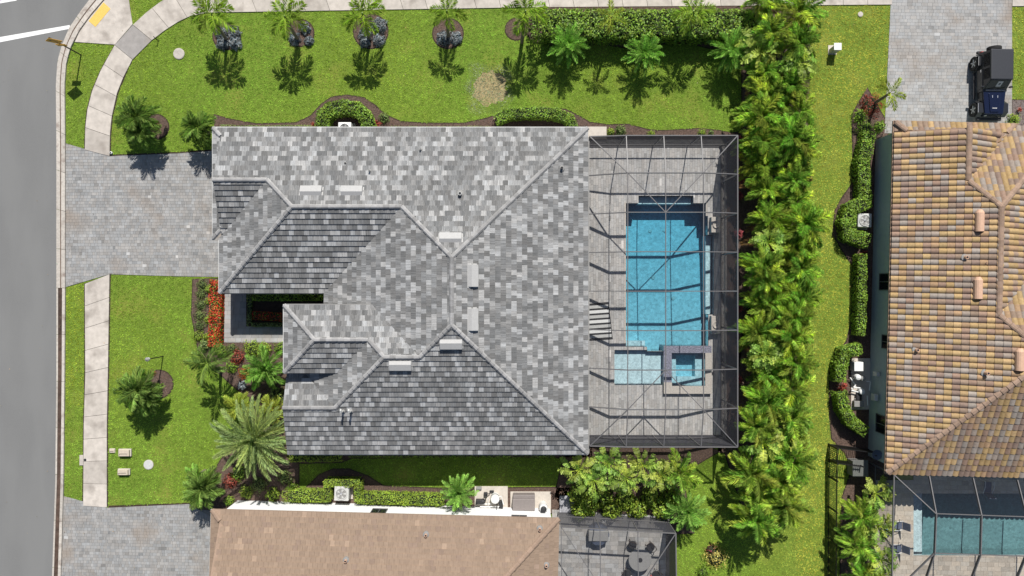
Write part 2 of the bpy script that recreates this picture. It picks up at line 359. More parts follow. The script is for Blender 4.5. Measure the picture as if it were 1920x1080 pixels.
# road
KL = [(80, 1500), (98, 1080), (104, 900), (106, 700), (106, 540), (106, 270), (105, 160), (108, 115), (116, 85), (130, 52), (152, 20), (172, -6), (200, -35), (250, -70)]
KR = [(98, 1500), (116, 1080), (121, 900), (123, 700), (124, 540), (124, 270), (123, 160), (126, 120), (134, 90), (150, 58), (172, 28), (196, 0), (220, -26), (262, -52)]
sheet('road', [(-3000, 1500)] + KL + [(1900, -70), (3500, -70), (3500, -420), (-3000, -420)], .008, M['asphalt'])
def blob(cx, cy, r, n=26, seed=1):
    q = random.Random(seed); return [(cx + r * q.uniform(.78, 1.12) * math.cos(2 * PI * i / n), cy + r * q.uniform(.8, 1.1) * math.sin(2 * PI * i / n)) for i in range(n)]
M['dryturf'] = mat('dry_turf', (.30, .24, .12), .95, .3, 5, .5, 30)
sheet('dry_patch', blob(918, 166, 34), .004, M['dryturf'], False)
sheet('stop_line', [(-60, 80), (131, 47), (131, 54), (-60, 91)], .013, M['paint'], False)
sheet('lane_line', [(-60, 10), (28, -3), (32, 1), (-60, 17)], .013, M['paint'], False)

def densify(L_, n):
    pts = [Vector(G(*p)) for p in L_]; d = [0]
    for a, b in zip(pts, pts[1:]): d.append(d[-1] + (b - a).length)
    out = []
    for k in range(n + 1):
        s = d[-1] * k / n; i = max(j for j in range(len(d)) if d[j] <= s + 1e-9); i = min(i, len(pts) - 2)
        out.append(pts[i].lerp(pts[i + 1], (s - d[i]) / (d[i + 1] - d[i])))
    return out
def strip_panels(parent, nm, A, B, n, z0, z1, m, gap=.012, sub=1, lo=0.0, hi=1.0, zslope=0, colfn=None):
    """panels between two edge lines; lo..hi = fraction across"""
    a = densify(A, n * 6); b = densify(B, n * 6); EX = []
    for k in range(n):
        ia, ib = k * 6, k * 6 + 6
        L_ = [a[i].lerp(b[i], lo) for i in range(ia, ib + 1)]; R_ = [a[i].lerp(b[i], hi) for i in range(ia, ib + 1)]
        for S in (L_, R_):
            S[0] = S[0] + (S[1] - S[0]).normalized() * gap; S[-1] = S[-1] - (S[-1] - S[-2]).normalized() * gap
        mb = MB(); poly = [(p.x, p.y) for p in R_] + [(p.x, p.y) for p in L_[::-1]]
        c = colfn() if colfn else (1, 1, 1)
        mb.prism(poly, z0, z1, c); mb.build(nm, m, parent)
    full = [(p.x, p.y) for p in a] + [(p.x, p.y) for p in b[::-1]]
    EXCL.append(full); return full
def struct_root(name):
    o = bpy.data.objects.new(name, None); C.objects.link(o); o['kind'] = 'structure'; return o
def jitc(v=.06): k = 1 + random.uniform(-v, v); return (k, k, k)
kerb = struct_root('kerb')
M['dirtpan'] = mat('dirty_gutter', (.075, .05, .038), .95, .35, 3, .2, 60, attr=True, stain=(.22, .17, .12), stain_scale=1.2, stain_lo=.62)
KLa, KRa = KL[:5], KR[:5]; KLb, KRb = KL[4:], KR[4:]
for KA, KB, n_, f0, f1, gm, in ((KLa, KRa, 11, .18, .70, 'dirtpan'), (KLb, KRb, 9, .40, .60, 'gutterpan')):
    strip_panels(kerb, 'gutter_section', KA, KB, n_, .006, .02, M['kerb'], lo=0, hi=f0, colfn=lambda: jitc(.1))
    strip_panels(kerb, 'gutter_section', KA, KB, n_, .006, .03, M[gm], lo=f0 + .005, hi=f1, gap=.004, colfn=lambda: jitc(.25))
    strip_panels(kerb, 'kerb_section', KA, KB, n_, .006, .13, M['kerb'], lo=f1 + .005, hi=1, colfn=lambda: jitc(.1))
def trench(px): sheet('edge_soil', px, .006, M['soil'])
trench([(154, 948), (155.5, 800), (158, 700), (157.5, 532), (208, 514), (205, 700), (203, 800), (203, 951)])
trench([(157.5, 281), (158.5, 240), (162.5, 205), (171.5, 170), (188, 131), (214, 85), (251, 110), (243, 126), (234, 146), (222, 176), (212, 220), (209, 250), (208, 293)])
trench([(206, 290), (330, 285), (400, 280), (400, 284), (330, 289), (206, 296)]); trench([(205, 948), (355, 942.5), (380, 955), (372, 958), (355, 946), (201, 955)])
side = struct_root('sidewalk')
strip_panels(side, 'slab', [(157, 948), (158, 800), (161, 700), (160, 532)], [(201, 951), (201, 800), (203, 700), (206, 514)], 10, .005, .06, M['concrete'], colfn=lambda: jitc(.14))
SL = [(160, 281), (161, 240), (165, 205), (174, 170), (190, 132), (216, 85)]
SR = [(206, 293), (207, 250), (210, 220), (220, 175), (232, 145), (249, 112)]
strip_panels(side, 'slab', SL, SR, 5, .005, .06, M['concrete'], colfn=lambda: jitc(.08))
strip_panels(side, 'slab', [(216, 85), (250, 47)], [(249, 112), (285, 76)], 1, .005, .058, M['concrete'], colfn=lambda: (.66, .68, .72))
strip_panels(side, 'slab', [(250, 47), (275, 24), (300, 5), (330, -14), (370, -25)], [(285, 76), (310, 57), (335, 41), (356, 31), (390, 24)], 3, .005, .06, M['concrete'], colfn=lambda: jitc(.06))
strip_panels(side, 'slab', [(370, -25), (1000, -32), (1672, -38)], [(390, 24), (1000, 14), (1672, 9)], 28, .005, .06, M['concrete'], colfn=lambda: jitc(.07))
strip_panels(side, 'slab', [(1897, -38), (2300, -42)], [(1897, 12), (2300, 10)], 8, .005, .06, M['concrete'], colfn=lambda: jitc(.05))
ramp = sheet('kerb_ramp', [(141, 79), (150, 60), (172, 29), (197, 0), (215, -20), (240, -20), (242, 0), (249, 46), (216, 84)], .05, M['concrete'], th=.05)
ramp.color = (1, 1, 1, 1)
mb = MB(); q = [Vector(G(*p)) for p in [(195, 5), (208, 17), (180, 51), (167, 40)]]
mb.prism([tuple(p) for p in q], .045, .06, (1, 1, 1))
for i in range(14):
    for j in range(6):
        a = q[0].lerp(q[3], (i + .5) / 14); b = q[1].lerp(q[2], (i + .5) / 14); c = a.lerp(b, (j + .5) / 6); mb.lathe([(.014, 0), (.009, .006)], 6, (c.x, c.y, .06), (.9, .9, .9))
mb.build('tactile_pad', M['yellow'], label='yellow bumpy warning pad set in the corner kerb ramp', cat='tactile pad')

# pavers ----------------------------------------------------------------------
def pavers(parent, polys, rh, widths, m, z=.035, th=.03, gap=.009, ang=0.0, pal=(.8, 1.25), zj=.003, warm=.03, blotch=None):
    """running rows of blocks clipped to convex polygons (metres)"""
    ca, sa = math.cos(ang), math.sin(ang); mb = MB()
    R = lambda p: (p[0] * ca + p[1] * sa, -p[0] * sa + p[1] * ca); Rb = lambda p: (p[0] * ca - p[1] * sa, p[0] * sa + p[1] * ca)
    for poly in polys:
        lp = [R(p) for p in poly]; x0 = min(p[0] for p in lp); x1 = max(p[0] for p in lp); y0 = min(p[1] for p in lp); y1 = max(p[1] for p in lp)
        y = math.floor(y0 / rh) * rh
        r = random.Random(int(abs(x0 * 7 + y0 * 13) * 10) + 5)
        while y < y1:
            x = x0 - r.uniform(0, max(widths)); 
            while x < x1:
                wd = r.choice(widths)
                q = clip([(x + gap / 2, y + gap / 2), (x + wd - gap / 2, y + gap / 2), (x + wd - gap / 2, y + rh - gap / 2), (x + gap / 2, y + rh - gap / 2)], lp)
                if q:
                    k = r.uniform(*pal) if r.random() > .06 else r.uniform(pal[0] * .8, pal[0]); wv = r.uniform(-warm, warm)
                    if r.random() < .004: k = 1.6
                    mb.prism([Rb(p) for p in q], z - th, z + r.uniform(-zj, zj), (k * (1 + wv), k, k * (1 - wv)))
                x += wd
            y += rh
    return mb.build('paver', m, parent, kind='stuff')
def driveway(px_polys, ang=0, rh=.2, widths=(.15, .2, .25, .3), pal=(.88, 1.16)):
    d = struct_root('driveway'); b = MB()
    for p in px_polys:
        EXCL.append(GL(p)); b.prism(GL(p), .002, .015)
    b.build('joint_sand', M['joint'], d)
    pavers(d, [GL(p) for p in px_polys], rh, widths, M['paver'], ang=ang, pal=pal); return d
driveway([[(124, 269), (206, 293), (206, 514), (124, 538)], [(206, 293), (330, 288), (330, 518), (206, 514)], [(330, 288), (400, 283), (462, 283), (462, 520), (330, 518)]])
driveway([[(116, 929), (201, 952), (201, 1160), (112, 1160)], [(201, 952), (355, 945), (355, 1160), (201, 1160)], [(355, 945), (372, 955), (450, 962), (450, 1160), (355, 1160)]], ang=-.02, pal=(.88, 1.14))
driveway([[(1672, -42), (1897, -42), (1897, 250), (1658, 250)]], ang=-.01, rh=.22, widths=(.22, .33, .4), pal=(1.04, 1.24))
# entry court
court = struct_root('entry_walk')
pavers(court, [GL([(421, 548), (437, 548), (437, 634), (421, 634)]), GL([(421, 634), (545, 634), (545, 642), (421, 642)])], .3, (.4, .5, .6), M['paver'], pal=(1.1, 1.3), z=.05)
pavers(court, [GL([(437, 535), (462, 535), (462, 634), (437, 634)]), GL([(462, 612), (600, 612), (600, 634), (462, 634)])], .45, (.45,), M['paver'], pal=(.86, 1.0), z=.045)
EXCL.append(GL([(421, 530), (640, 530), (640, 642), (421, 642)]))
mb = MB(); mb.prism(GL([(421, 530), (640, 530), (640, 642), (421, 642)]), .001, .012); mb.build('joint_sand', M['joint'], court)
sheet('court_bed', [(462, 540), (612, 540), (612, 612), (462, 612)], .05, M['soil'], False)

# planting beds ---------------------------------------------------------------
def bed(name, px, edge=2.0, m='mulch', z=.03):
    poly = GL(px); cx = sum(p[0] for p in poly) / len(poly); cy = sum(p[1] for p in poly) / len(poly)
    n = len(poly); a = sum(poly[i][0] * poly[(i + 1) % n][1] - poly[(i + 1) % n][0] * poly[i][1] for i in range(n))
    if a < 0: poly = poly[::-1]
    big = []
    for i in range(n):
        p, q, r = Vector(poly[i - 1]), Vector(poly[i]), Vector(poly[(i + 1) % n]); t = (r - p).normalized(); nn = Vector((t.y, -t.x)); e = q + nn * edge / PXM; big.append((e.x, e.y))
    EXCL.append(big)
    b = MB(); b.add([(x, y, .012) for x, y in big], [tuple(range(n))]); root = b.build(name, M['soil'], kind='structure')
    b = MB(); b.add([(x, y, z) for x, y in poly], [tuple(range(n))]); b.build('mulch', M[m], root)
    # chips
    P0 = np.array(poly); x0, y0 = P0.min(0); x1, y1 = P0.max(0); N_ = int((x1 - x0) * (y1 - y0) * 55)
    X = RNG.uniform(x0, x1, N_); Y = RNG.uniform(y0, y1, N_); k = inside_np(X, Y, poly); X, Y = X[k], Y[k]
    if len(X):
        pos = np.stack([X, Y, np.full(len(X), z + .015)], 1)
        V = leaf_arrays(pos, np.tile([0, 0, 1.], (len(X), 1)), .09, .45, .4); np_mesh('mulch_chip', V, 4, grey_tints(len(X), .5, 1.7, .1), M['mulch_chip'], root, kind='stuff')
    return root
M['mulch_chip'] = mat('mulch_chips', (.13, .085, .065), .95, .2, 20, attr=True)
def circ(cx, cy, r, n=22, ry=None): return [(cx + r * math.cos(2 * PI * i / n), cy + (ry or r) * math.sin(2 * PI * i / n)) for i in range(n)]
bed('north_bed', [(402, 262), (402, 215), (430, 224), (480, 233), (555, 231), (583, 218), (603, 196), (622, 183), (650, 179), (682, 184), (703, 198), (722, 216), (752, 229), (800, 232), (870, 232), (915, 222), (950, 208), (1000, 202), (1060, 206), (1085, 218), (1105, 230), (1140, 235), (1178, 234), (1215, 244), (1240, 246), (1310, 242), (1345, 245), (1370, 250), (1388, 248), (1395, 262)])
bed('east_bed', [(1352, 850), (1352, 262), (1392, 255), (1391, 60), (1380, 14), (1520, 12), (1512, 300), (1500, 500), (1500, 800), (1470, 990), (1400, 980), (1360, 850), (1345, 845)])
bed('hedge_bed', [(985, 60), (1000, 12), (1382, 12), (1392, 70), (1375, 88), (1330, 90), (1290, 80), (1240, 82), (1190, 92), (1140, 84), (1080, 80), (1030, 84), (1000, 78)])
for c in [(425, 68, 25), (563, 62, 25), (695, 59, 32), (840, 63, 28), (968, 55, 20), (293, 238, 23), (298, 720, 26)]: bed('tree_ring_bed', circ(*c, ry=c[2] * .98), 2.0)
bed('front_bed', [(362, 524), (412, 523), (420, 560), (420, 640), (600, 642), (600, 800), (560, 860), (560, 945), (470, 960), (372, 955), (378, 930), (410, 870), (455, 800), (470, 745), (445, 730), (400, 690), (372, 655), (360, 590)])
bed('south_bed', [(538, 858), (538, 830), (1110, 830), (1110, 858), (900, 856), (660, 858), (640, 866), (560, 868)])
bed('neighbour_bed', [(540, 950), (540, 920), (570, 918), (600, 890), (625, 880), (655, 880), (690, 893), (720, 912), (820, 916), (1070, 914), (1060, 962)])
bed('corner_bed', [(1060, 840), (1325, 836), (1350, 845), (1290, 880), (1280, 900), (1300, 1000), (1270, 1000), (1250, 975), (1060, 965), (1040, 930)])
bed('side_bed', [(1665, 235), (1625, 165), (1612, 190), (1598, 215), (1600, 300), (1598, 345), (1580, 370), (1566, 395), (1562, 440), (1580, 470), (1600, 500), (1597, 600), (1588, 640), (1566, 665), (1556, 700), (1556, 780), (1560, 822), (1585, 850), (1598, 880), (1580, 930), (1576, 1000), (1576, 1120), (1680, 1120), (1655, 400)])
bed('rock_bed', [(1898, 188), (2000, 190), (2000, 260), (1898, 250)], m='rockmulch')

# ------------------------------------------------------------------ grass blades
EXCL += [GL([(405, 250), (1110, 250), (1110, 838), (1392, 838), (1392, 262), (405, 262)]), GL([(455, 262), (1392, 262), (1392, 835), (455, 835)]),
         GL([(398, 948), (1300, 948), (1280, 1180), (390, 1180)]) if 0 else GL([(470, 945), (1060, 962), (1265, 985), (1265, 1180), (440, 1180)]), GL([(1650, 235), (2100, 235), (2100, 1180), (1640, 1180)])]
n = 520000
rect_house = GL([(400, 240), (1395, 240), (1395, 850), (400, 850)])
X = RNG.uniform(G(118, 0)[0], G(1930, 0)[0], n); Y = RNG.uniform(G(0, 1090)[1], G(0, -30)[1], n); keep = np.ones(n, bool)
Xj = X + RNG.normal(0, .035, n); Yj = Y + RNG.normal(0, .035, n)
for pl in EXCL: keep &= ~inside_np(Xj, Yj, pl)
X, Y = X[keep], Y[keep]; n = len(X)
dryc = np.array(G(918, 165)); dd = np.hypot(X - dryc[0], (Y - dryc[1])) + .35 * np.sin(X * 3.1) + .3 * np.sin(Y * 4.3 + X); dry = np.clip(1.9 - dd, 0, 1) * RNG.uniform(.6, 1, n)
blot = .5 + .5 * np.sin(X * .9 + 1.3 * np.sin(Y * .7)) * np.sin(Y * 1.1 + 1.7 * np.sin(X * .5)); grain = RNG.uniform(.74, 1.26, (700, 700)); grain2 = RNG.uniform(.88, 1.12, (700, 700))
k = (.74 + .26 * blot) * RNG.uniform(.7, 1.35, n) * grain[(X / .13).astype(int) % 700, (Y / .13).astype(int) % 700] * grain2[((X + Y) / .55).astype(int) % 700, ((X - Y) / .5).astype(int) % 700]
yel = np.clip(.35 * np.sin(X * .37 + 2) * np.sin(Y * .31) + .25 + (X > 19) * .75 + (X < G(157, 0)[0]) * (np.abs(Y - G(0, 620)[1]) < 5) * .8, 0, 1) * RNG.uniform(0, 1, n)
strip_ = np.clip((X - 15.5) / 3, 0, 1) * (.75 + .25 * blot)      # drier, yellower turf east of the palm screen
col = np.stack([k * (1 + .75 * yel) * (1 + .38 * strip_), k * (1 + .16 * yel) * (1 + .08 * strip_), k * (1 + .5 * strip_)], 1); dryt = np.stack([k * 1.55, k * .92, k * 5.0], 1); col = col * (1 - dry[:, None]) + dryt * dry[:, None]
th = RNG.uniform(0, 2 * PI, n); ln = RNG.uniform(.05, .10, n); wd = RNG.uniform(.018, .032, n); tz = RNG.uniform(.02, .065, n)
A = np.stack([X - np.sin(th) * wd, Y + np.cos(th) * wd, np.full(n, .002)], 1); B = np.stack([X + np.sin(th) * wd, Y - np.cos(th) * wd, np.full(n, .002)], 1)
T = np.stack([X + np.cos(th) * ln, Y + np.sin(th) * ln, tz], 1)
np_mesh('grass', np.stack([A, B, T], 1).reshape(-1, 3), 3, col, M['grass'], kind='stuff', label='short mown green grass blades covering the lawns', cat='grass')

n = 420; X = RNG.uniform(G(-40, 0)[0], G(1930, 0)[0], n); Y = RNG.uniform(G(0, 1090)[1], G(0, -20)[1], n); k = ~inside_np(X, Y, rect_house)
X, Y = X[k], Y[k]; pos = np.stack([X, Y, np.full(len(X), .075)], 1); V = leaf_arrays(pos, np.tile([0, 0, 1.], (len(X), 1)), .07, .5, .3)
M['litter'] = mat('leaf_litter', (.30, .22, .12), .9, .3, 20, attr=True)
np_mesh('leaf_litter', V, 4, grey_tints(len(X), .2, 2.2, .15), M['litter'], kind='stuff', label='tiny dry leaves scattered over lawns, road and paving', cat='leaf litter')
# ------------------------------------------------------------------ roofs
class Roof:
    def __init__(s, root, style, m, pal, u=.30, v=.335):
        s.root = root; s.style = style; s.m = m; s.pal = pal; s.tu = u; s.tv = v; s.mb = MB(); s.whole = []; s.rnd = random.Random(5)
        s.deck = MB(); s.protos = {}
    def prof(s, a, t):
        """height above plane: a across 0..1, t up the exposure 0..1"""
        if s.style == 'barrel': return .015 + .095 * max(0, math.sin(PI * min(1, max(0, a)))) ** .7 + .03 * (1 - t)
        return .072 - .058 * t
    def tile_geo(s, mb, rect, F, col, polys=None):
        u0, v0, u1, v1 = rect; g = .004; strips = 6 if s.style == 'barrel' else 1
        O, U, V, N = F
        for k in range(strips):
            a0, a1 = k / strips, (k + 1) / strips
            x0 = lerp(u0 + g, u1 - g, a0); x1 = lerp(u0 + g, u1 - g, a1)
            for cp in (polys or [None]):
                q = [(x0, v0), (x1, v0), (x1, v1 - .001), (x0, v1 - .001)]
                if cp: q = clip(q, cp)
                if not q: continue
                top = []; bot = []
                for (uu, vv) in q:
                    h = s.prof((uu - u0) / (u1 - u0), (vv - v0) / (v1 - v0)); p = O + U * uu + V * vv
                    top.append(p + N * h); bot.append(p + N * .003)
                n = len(q); uvs = [(p[0] + u0 * 3, p[1]) for p in q] * 2
                fs = [tuple(range(n))]
                for i in range(n):
                    j = (i + 1) % n
                    if strips > 1 and abs(q[i][0] - q[j][0]) < 1e-6 and 0 < k < strips - 1: continue
                    fs.append((i, i + n, j + n, j))
                mb.add(top + bot, fs, col, uvs)
    def plane(s, zf, origin, polys, eaves=()):
        """zf=(z0,gx,gy): z=z0+gx*x+gy*y ; origin = point on the eave line; polys = convex plan polygons"""
        z0, gx, gy = zf; z = lambda x, y: z0 + gx * x + gy * y
        for p in polys: s.deck.prism(p, lambda x, y: z(x, y) - .16, lambda x, y: z(x, y) + .003)
        gm = math.hypot(gx, gy); dx, dy = gx / gm, gy / gm; L = math.sqrt(1 + gm * gm)
        U = Vector((dy, -dx, 0)); V = Vector((dx, dy, gm)) / L; N = U.cross(V)
        if N.z < 0: U = -U; N = -N
        O = Vector((origin[0], origin[1], z(*origin)))
        loc = lambda p: ((Vector((p[0], p[1], z(*p))) - O).dot(U), (Vector((p[0], p[1], z(*p))) - O).dot(V))
        lp = [[loc(p) for p in pl] for pl in polys]; allp = [p for pl in lp for p in pl]
        u0 = min(p[0] for p in allp); u1 = max(p[0] for p in allp); v0 = min(p[1] for p in allp); v1 = max(p[1] for p in allp)
        row = math.floor(v0 / s.tv)
        while row * s.tv < v1:
            v = row * s.tv; off = (s.tu * .5 if row % 2 and s.style != 'barrel' else 0) + (s.rnd.uniform(-.03, .03) if s.style != 'barrel' else 0)
            i = math.floor((u0 - off) / s.tu)
            while i * s.tu + off < u1:
                u = i * s.tu + off; i += 1
                cs = [(u + .002, v + .002), (u + s.tu - .002, v + .002), (u + s.tu - .002, v + s.tv - .002), (u + .002, v + s.tv - .002)]
                ins = [any(inside(c, pl) for pl in lp) for c in cs]
                if s.style == 'barrel' and row > 0 and s.rnd.random() < .0: pass
                col = s.pal(s.rnd); rect = (u, v, u + s.tu, v + s.tv)
                if all(ins):
                    s.whole.append(((O + U * u + V * v), U, V, N, col, u, v))
                else:
                    bb = [pl for pl in lp if max(p[0] for p in pl) > u and min(p[0] for p in pl) < u + s.tu and max(p[1] for p in pl) > v and min(p[1] for p in pl) < v + s.tv]
                    if bb: s.tile_geo(s.mb, rect, (O, U, V, N), col, bb)
            row += 1
    def finish(s, deckmat):
        s.whole.sort(key=lambda t: -t[0].z)
        cols = {}
        for k, (p, U, V, N, col, u, v) in enumerate(s.whole):
            if k < 300:
                key = tuple(round(c, 2) for c in col)
                if key not in cols:
                    b = MB(); s.tile_geo(b, (0, 0, s.tu, s.tv), (Vector((0, 0, 0)), Vector((1, 0, 0)), Vector((0, 1, 0)), Vector((0, 0, 1))), col)
                    b.uv = [(x + k * 1.7, y) for x, y in b.uv]; cols[key] = b.mesh('tile', s.m)
                o = obj('tile', cols[key], s.root)
                o.matrix_basis = s.root.matrix_world.inverted() @ Matrix(((U.x, V.x, N.x, p.x), (U.y, V.y, N.y, p.y), (U.z, V.z, N.z, p.z), (0, 0, 0, 1)))
            else:
                s.tile_geo(s.mb, (u, v, u + s.tu, v + s.tv), (p - U * u - V * v, U, V, N), col)
        s.mb.build('tile', s.m, s.root, kind='stuff'); s.deck.build('roof', deckmat, s.root)
    def caps(s, a, b, m, w=.14, l=.36, round_=False, lift=.075):
        a = Vector(a); b = Vector(b); d = b - a; n = max(1, round(d.length / l)); l = d.length / n; key = ('cap', round(l, 3))
        if key not in s.protos:
            mb = MB(); prof = [(-1, -.55), (-.75, .05), (-.35, .42), (.35, .42), (.75, .05), (1, -.55)] if round_ else [(-1, -.5), (-.42, .38), (.42, .38), (1, -.5)]
            k = len(prof); vs = [(x, y * w * f, z * w * .62 * f + (.03 if x == 0 else 0)) for x, f in ((0, 1.04), (l * .985, .93)) for y, z in prof]
            mb.add(vs, [(i, i + 1, i + 1 + k, i + k) for i in range(k - 1)] + [tuple(range(k))[::-1], tuple(range(k, 2 * k)), (0, k, 2 * k - 1, k - 1)])
            s.protos[key] = mb.mesh('ridge_tile', m)
        X = d.normalized(); Y = Vector((0, 0, 1)).cross(X).normalized(); Z = X.cross(Y)
        for i in range(n):
            p = a + d * (i / n) + Vector((0, 0, lift)); o = obj('ridge_tile', s.protos[key], s.root)
            o.matrix_basis = Matrix(((X.x, Y.x, Z.x, p.x), (X.y, Y.y, Z.y, p.y), (X.z, Y.z, Z.z, p.z), (0, 0, 0, 1)))

# ---- main house --------------------------------------------------------------
house = thing('house', 'main house with a grey flat tiled hip roof next to the screened blue pool', 'house')
E = 3.1; p = .4; XE = 4.74; YN = 10.017; YS = -10.38; XR = -3.5; hR = E + p * (XE - XR); RN = (XR, YN - (XE - XR)); RS = (XR, YS + (XE - XR)); XW = 2 * XR - XE
W2 = -18.3; S2 = -.3; Y2 = (YN + S2) / 2; h2 = E + p * (YN - Y2); r2w = (W2 + (YN - Y2), Y2); r2e = (XR - (hR - h2) / p, Y2)
S1 = 3.105; Y1 = (YN + S1) / 2; h1 = E + p * (YN - Y1); r1e = (W2 + (h1 - E) / p, Y1); XG = -18.15; X1 = -18.7
E3 = 4.4; N3 = -1.037; W3 = -13.84; S3 = -5.14; Y3 = (N3 + S3) / 2; h3 = E3 + p * (N3 - Y3); r3w = (W3 + (N3 - Y3), Y3)
Y4 = (E3 + p * N3 - E + p * YS) / (2 * p); h4 = E + p * (Y4 - YS); r4e = (XR - (hR - h4) / p, Y4); r4w = (-7.56, Y4); r3e = (-7.56 - (h4 - h3) / p, Y3)
Y5 = -7.3; h5 = E + p * (Y5 - YS); r5 = (-7.56 - (h4 - h5) / p, Y5); XG5 = -13.95
def greypal(r):
    v = r.choice([.13, .145, .155, .17, .185, .20, .225, .26, .305, .35]); t = r.choice([-.01, 0, .012]); return (v * (1 + t) * 1.0, v, v * (1 - t - .012))
R1 = Roof(house, 'flat', M['tile'], greypal, .31, .345)
R1.plane((E + p * YN, 0, -p), (X1, YN), [[(X1, YN), (XG, YN), (XG, YN - .55)], [(XG, YN), (r1e[0], YN), r1e, (XG, Y1)], [(r1e[0], YN), (r2w[0], YN), r2w, r1e], [(r2w[0], YN), (r2e[0], YN), r2e, r2w], [(r2e[0], YN), (XR, YN), RN, r2e], [(XR, YN), (XE, YN), RN]])
R1.plane((E + p * XE, -p, 0), (XE, YS), [[(XE, YN), (XE, YS), RS, RN]])
R1.plane((E - p * XW, p, 0), (XW, S2), [[RN, r2e, (XW, S2), (XW, S2 - 1.1), (r2e[0], S2 - 1.1), (XR, S2 - 1.1)], [(XR, S2 - 1.1), (XR, RS[1]), r4e, (r4e[0] - 2.75, S2 - 1.1)]])
R1.plane((E - p * S2, 0, p), (W2, S2), [[(W2, S2), (XW, S2), r2e, r2w]])
R1.plane((E - p * W2, p, 0), (W2, S2), [[(W2, S2), r2w, r1e, (W2, S1)]])
R1.plane((E - p * S1, 0, p), (W2, S1), [[(XG, S1 + .15), (XG, Y1), r1e]])
R1.plane((E - p * X1, p, 0), (X1, S1), [[(X1, S1), (X1, YN), (XG, YN - .55), (XG, S1 + .4)]])
R1.plane((E3 + p * N3, 0, -p), (W3, N3), [[(W3, N3), (r3w[0], N3), r3w], [(r3w[0], N3), (r3e[0], N3), r3e, r3w], [(r3e[0], N3), (r4e[0] - 3.046, N3), r4e, r4w, r3e]])
R1.plane((E3 - p * W3, p, 0), (W3, S3), [[(W3, N3), r3w, (W3, S3)]])
R1.plane((E3 - p * S3, 0, p), (W3, S3), [[(W3, S3), (r3e[0] - (Y3 - S3), S3), r3e, r3w]])
R1.plane((h4 + p * 7.56, p, 0), (-13.1, -6), [[r4w, r3e, (r3e[0] - 1.85, Y3 - 1.85), r5], [r5, (r3e[0] - 1.85, Y3 - 1.85), (-13.05, Y3 - 1.85), (-13.05, r5[1] + (r5[0] + 13.05))]])
R1.plane((h5 + p * Y5, 0, -p), (XG5, -4.95), [[(XG5, Y5), r5, (r5[0] - 2.3, Y5 + 2.3), (XG5, Y5 + 2.3)]])
R1.plane((E - p * YS, 0, p), (XG5, YS), [[(XE, YS), RS, (XR, YS)], [(XR, YS), RS, r4e, (r4e[0], YS)], [(r4e[0], YS), r4e, r4w, (r4w[0], YS)], [(r4w[0], YS), r4w, r5, (r5[0], YS)], [(r5[0], YS), r5, (XG5, Y5), (XG5 - .1, YS)]])
R1.finish(M['fascia'])
def z3(q, h): return (q[0], q[1], h)
for a, b in [((XE, YN, E), z3(RN, hR)), ((XE, YS, E), z3(RS, hR)), (z3(RN, hR), z3(RS, hR)), (z3(r2e, h2), z3(RN, hR)), (z3(r2w, h2), z3(r2e, h2)), (z3((W2, S2), E), z3(r2w, h2)), (z3(r1e, h1), z3(r2w, h2)), (z3((XG, Y1), h1), z3(r1e, h1)),
             (z3((X1, YN), E), (XG, YN - .55, E + .22)), (z3((X1, S1), E), (XG, S1 + .5, E + .22)), (z3((W3, N3), E3), z3(r3w, h3)), (z3((W3, S3), E3), z3(r3w, h3)), (z3(r3w, h3), z3(r3e, h3)), (z3(r3e, h3), z3(r4w, h4)), (z3(r4w, h4), z3(r4e, h4)),
             (z3(r4e, h4), z3(RS, hR)), (z3(r5, h5), z3(r4w, h4)), (z3((XG5, Y5), h5), z3(r5, h5))]: R1.caps(a, b, M['captile'])
# walls
mb = MB(); o_ = .42
def wall(mb, x0, x1, y0, y1, z1, z0=0): mb.box(x0, x1, y0, y1, z0, z1)
wall(mb, XW + o_, XE - o_, YS + o_, YN - o_, E - .08); wall(mb, W2 + o_, XW + .5, S2 + o_, YN - o_ - .002, E - .082); wall(mb, X1 + o_, W2 + .6, S1 + o_, YN - o_ - .004, E - .084)
wall(mb, W3 + o_, -7.8, S3 + .3, N3 - .35, E3 - .1); wall(mb, XG5 + .2, XW + .6, YS + o_ + .002, S3 + .31, E - .086)
mb.box(XG - .02, XG + .08, S1 + .7, YN - .8, E + .1, E + .35); mb.build('wall', M['wallgrey'], house)
mb = MB(); mb.add([(XG + .04, YN - .55, E + .06), (XG + .04, S1 + .5, E + .06), (XG + .04, Y1, h1 - .1), (XG + .14, YN - .55, E + .06), (XG + .14, S1 + .5, E + .06), (XG + .14, Y1, h1 - .1)], [(0, 2, 1), (3, 4, 5), (0, 1, 4, 3), (1, 2, 5, 4), (2, 0, 3, 5)])
mb.add([(XG5 + .1, YS + .3, E - .1), (XG5 + .1, Y5, h5 - .1), (XG5 + .1, Y5 + 2.2, h5 - 1), (XG5 + .2, YS + .3, E - .1), (XG5 + .2, Y5, h5 - .1), (XG5 + .2, Y5 + 2.2, h5 - 1)], [(0, 1, 2), (3, 5, 4), (0, 3, 4, 1), (1, 4, 5, 2), (2, 5, 3, 0)])
mb.build('gable_wall', M['wallgrey'], house)
def eave_run(parent, pts, m, w=.11, h=.12, nm='gutter'):
    for a, b in zip(pts, pts[1:]):
        mb = MB(); mb.bar(a, b, w, h); mb.build(nm, m, parent)
g = .045; zg = E - .06
eave_run(house, [(X1, YN + g, zg), (XE, YN + g, zg)], M['fascia'], .07, .1); eave_run(house, [(XG5 - .1, YS - g, zg), (XE, YS - g, zg)], M['fascia'], .07, .1)
eave_run(house, [(X1 - g, S1 - .1, zg), (X1 - g, YN + .08, zg)], M['fascia'], .07, .1); eave_run(house, [(W2 - g, S2, zg), (W2 - g, S1 - .1, zg)], M['fascia'], .07, .1)
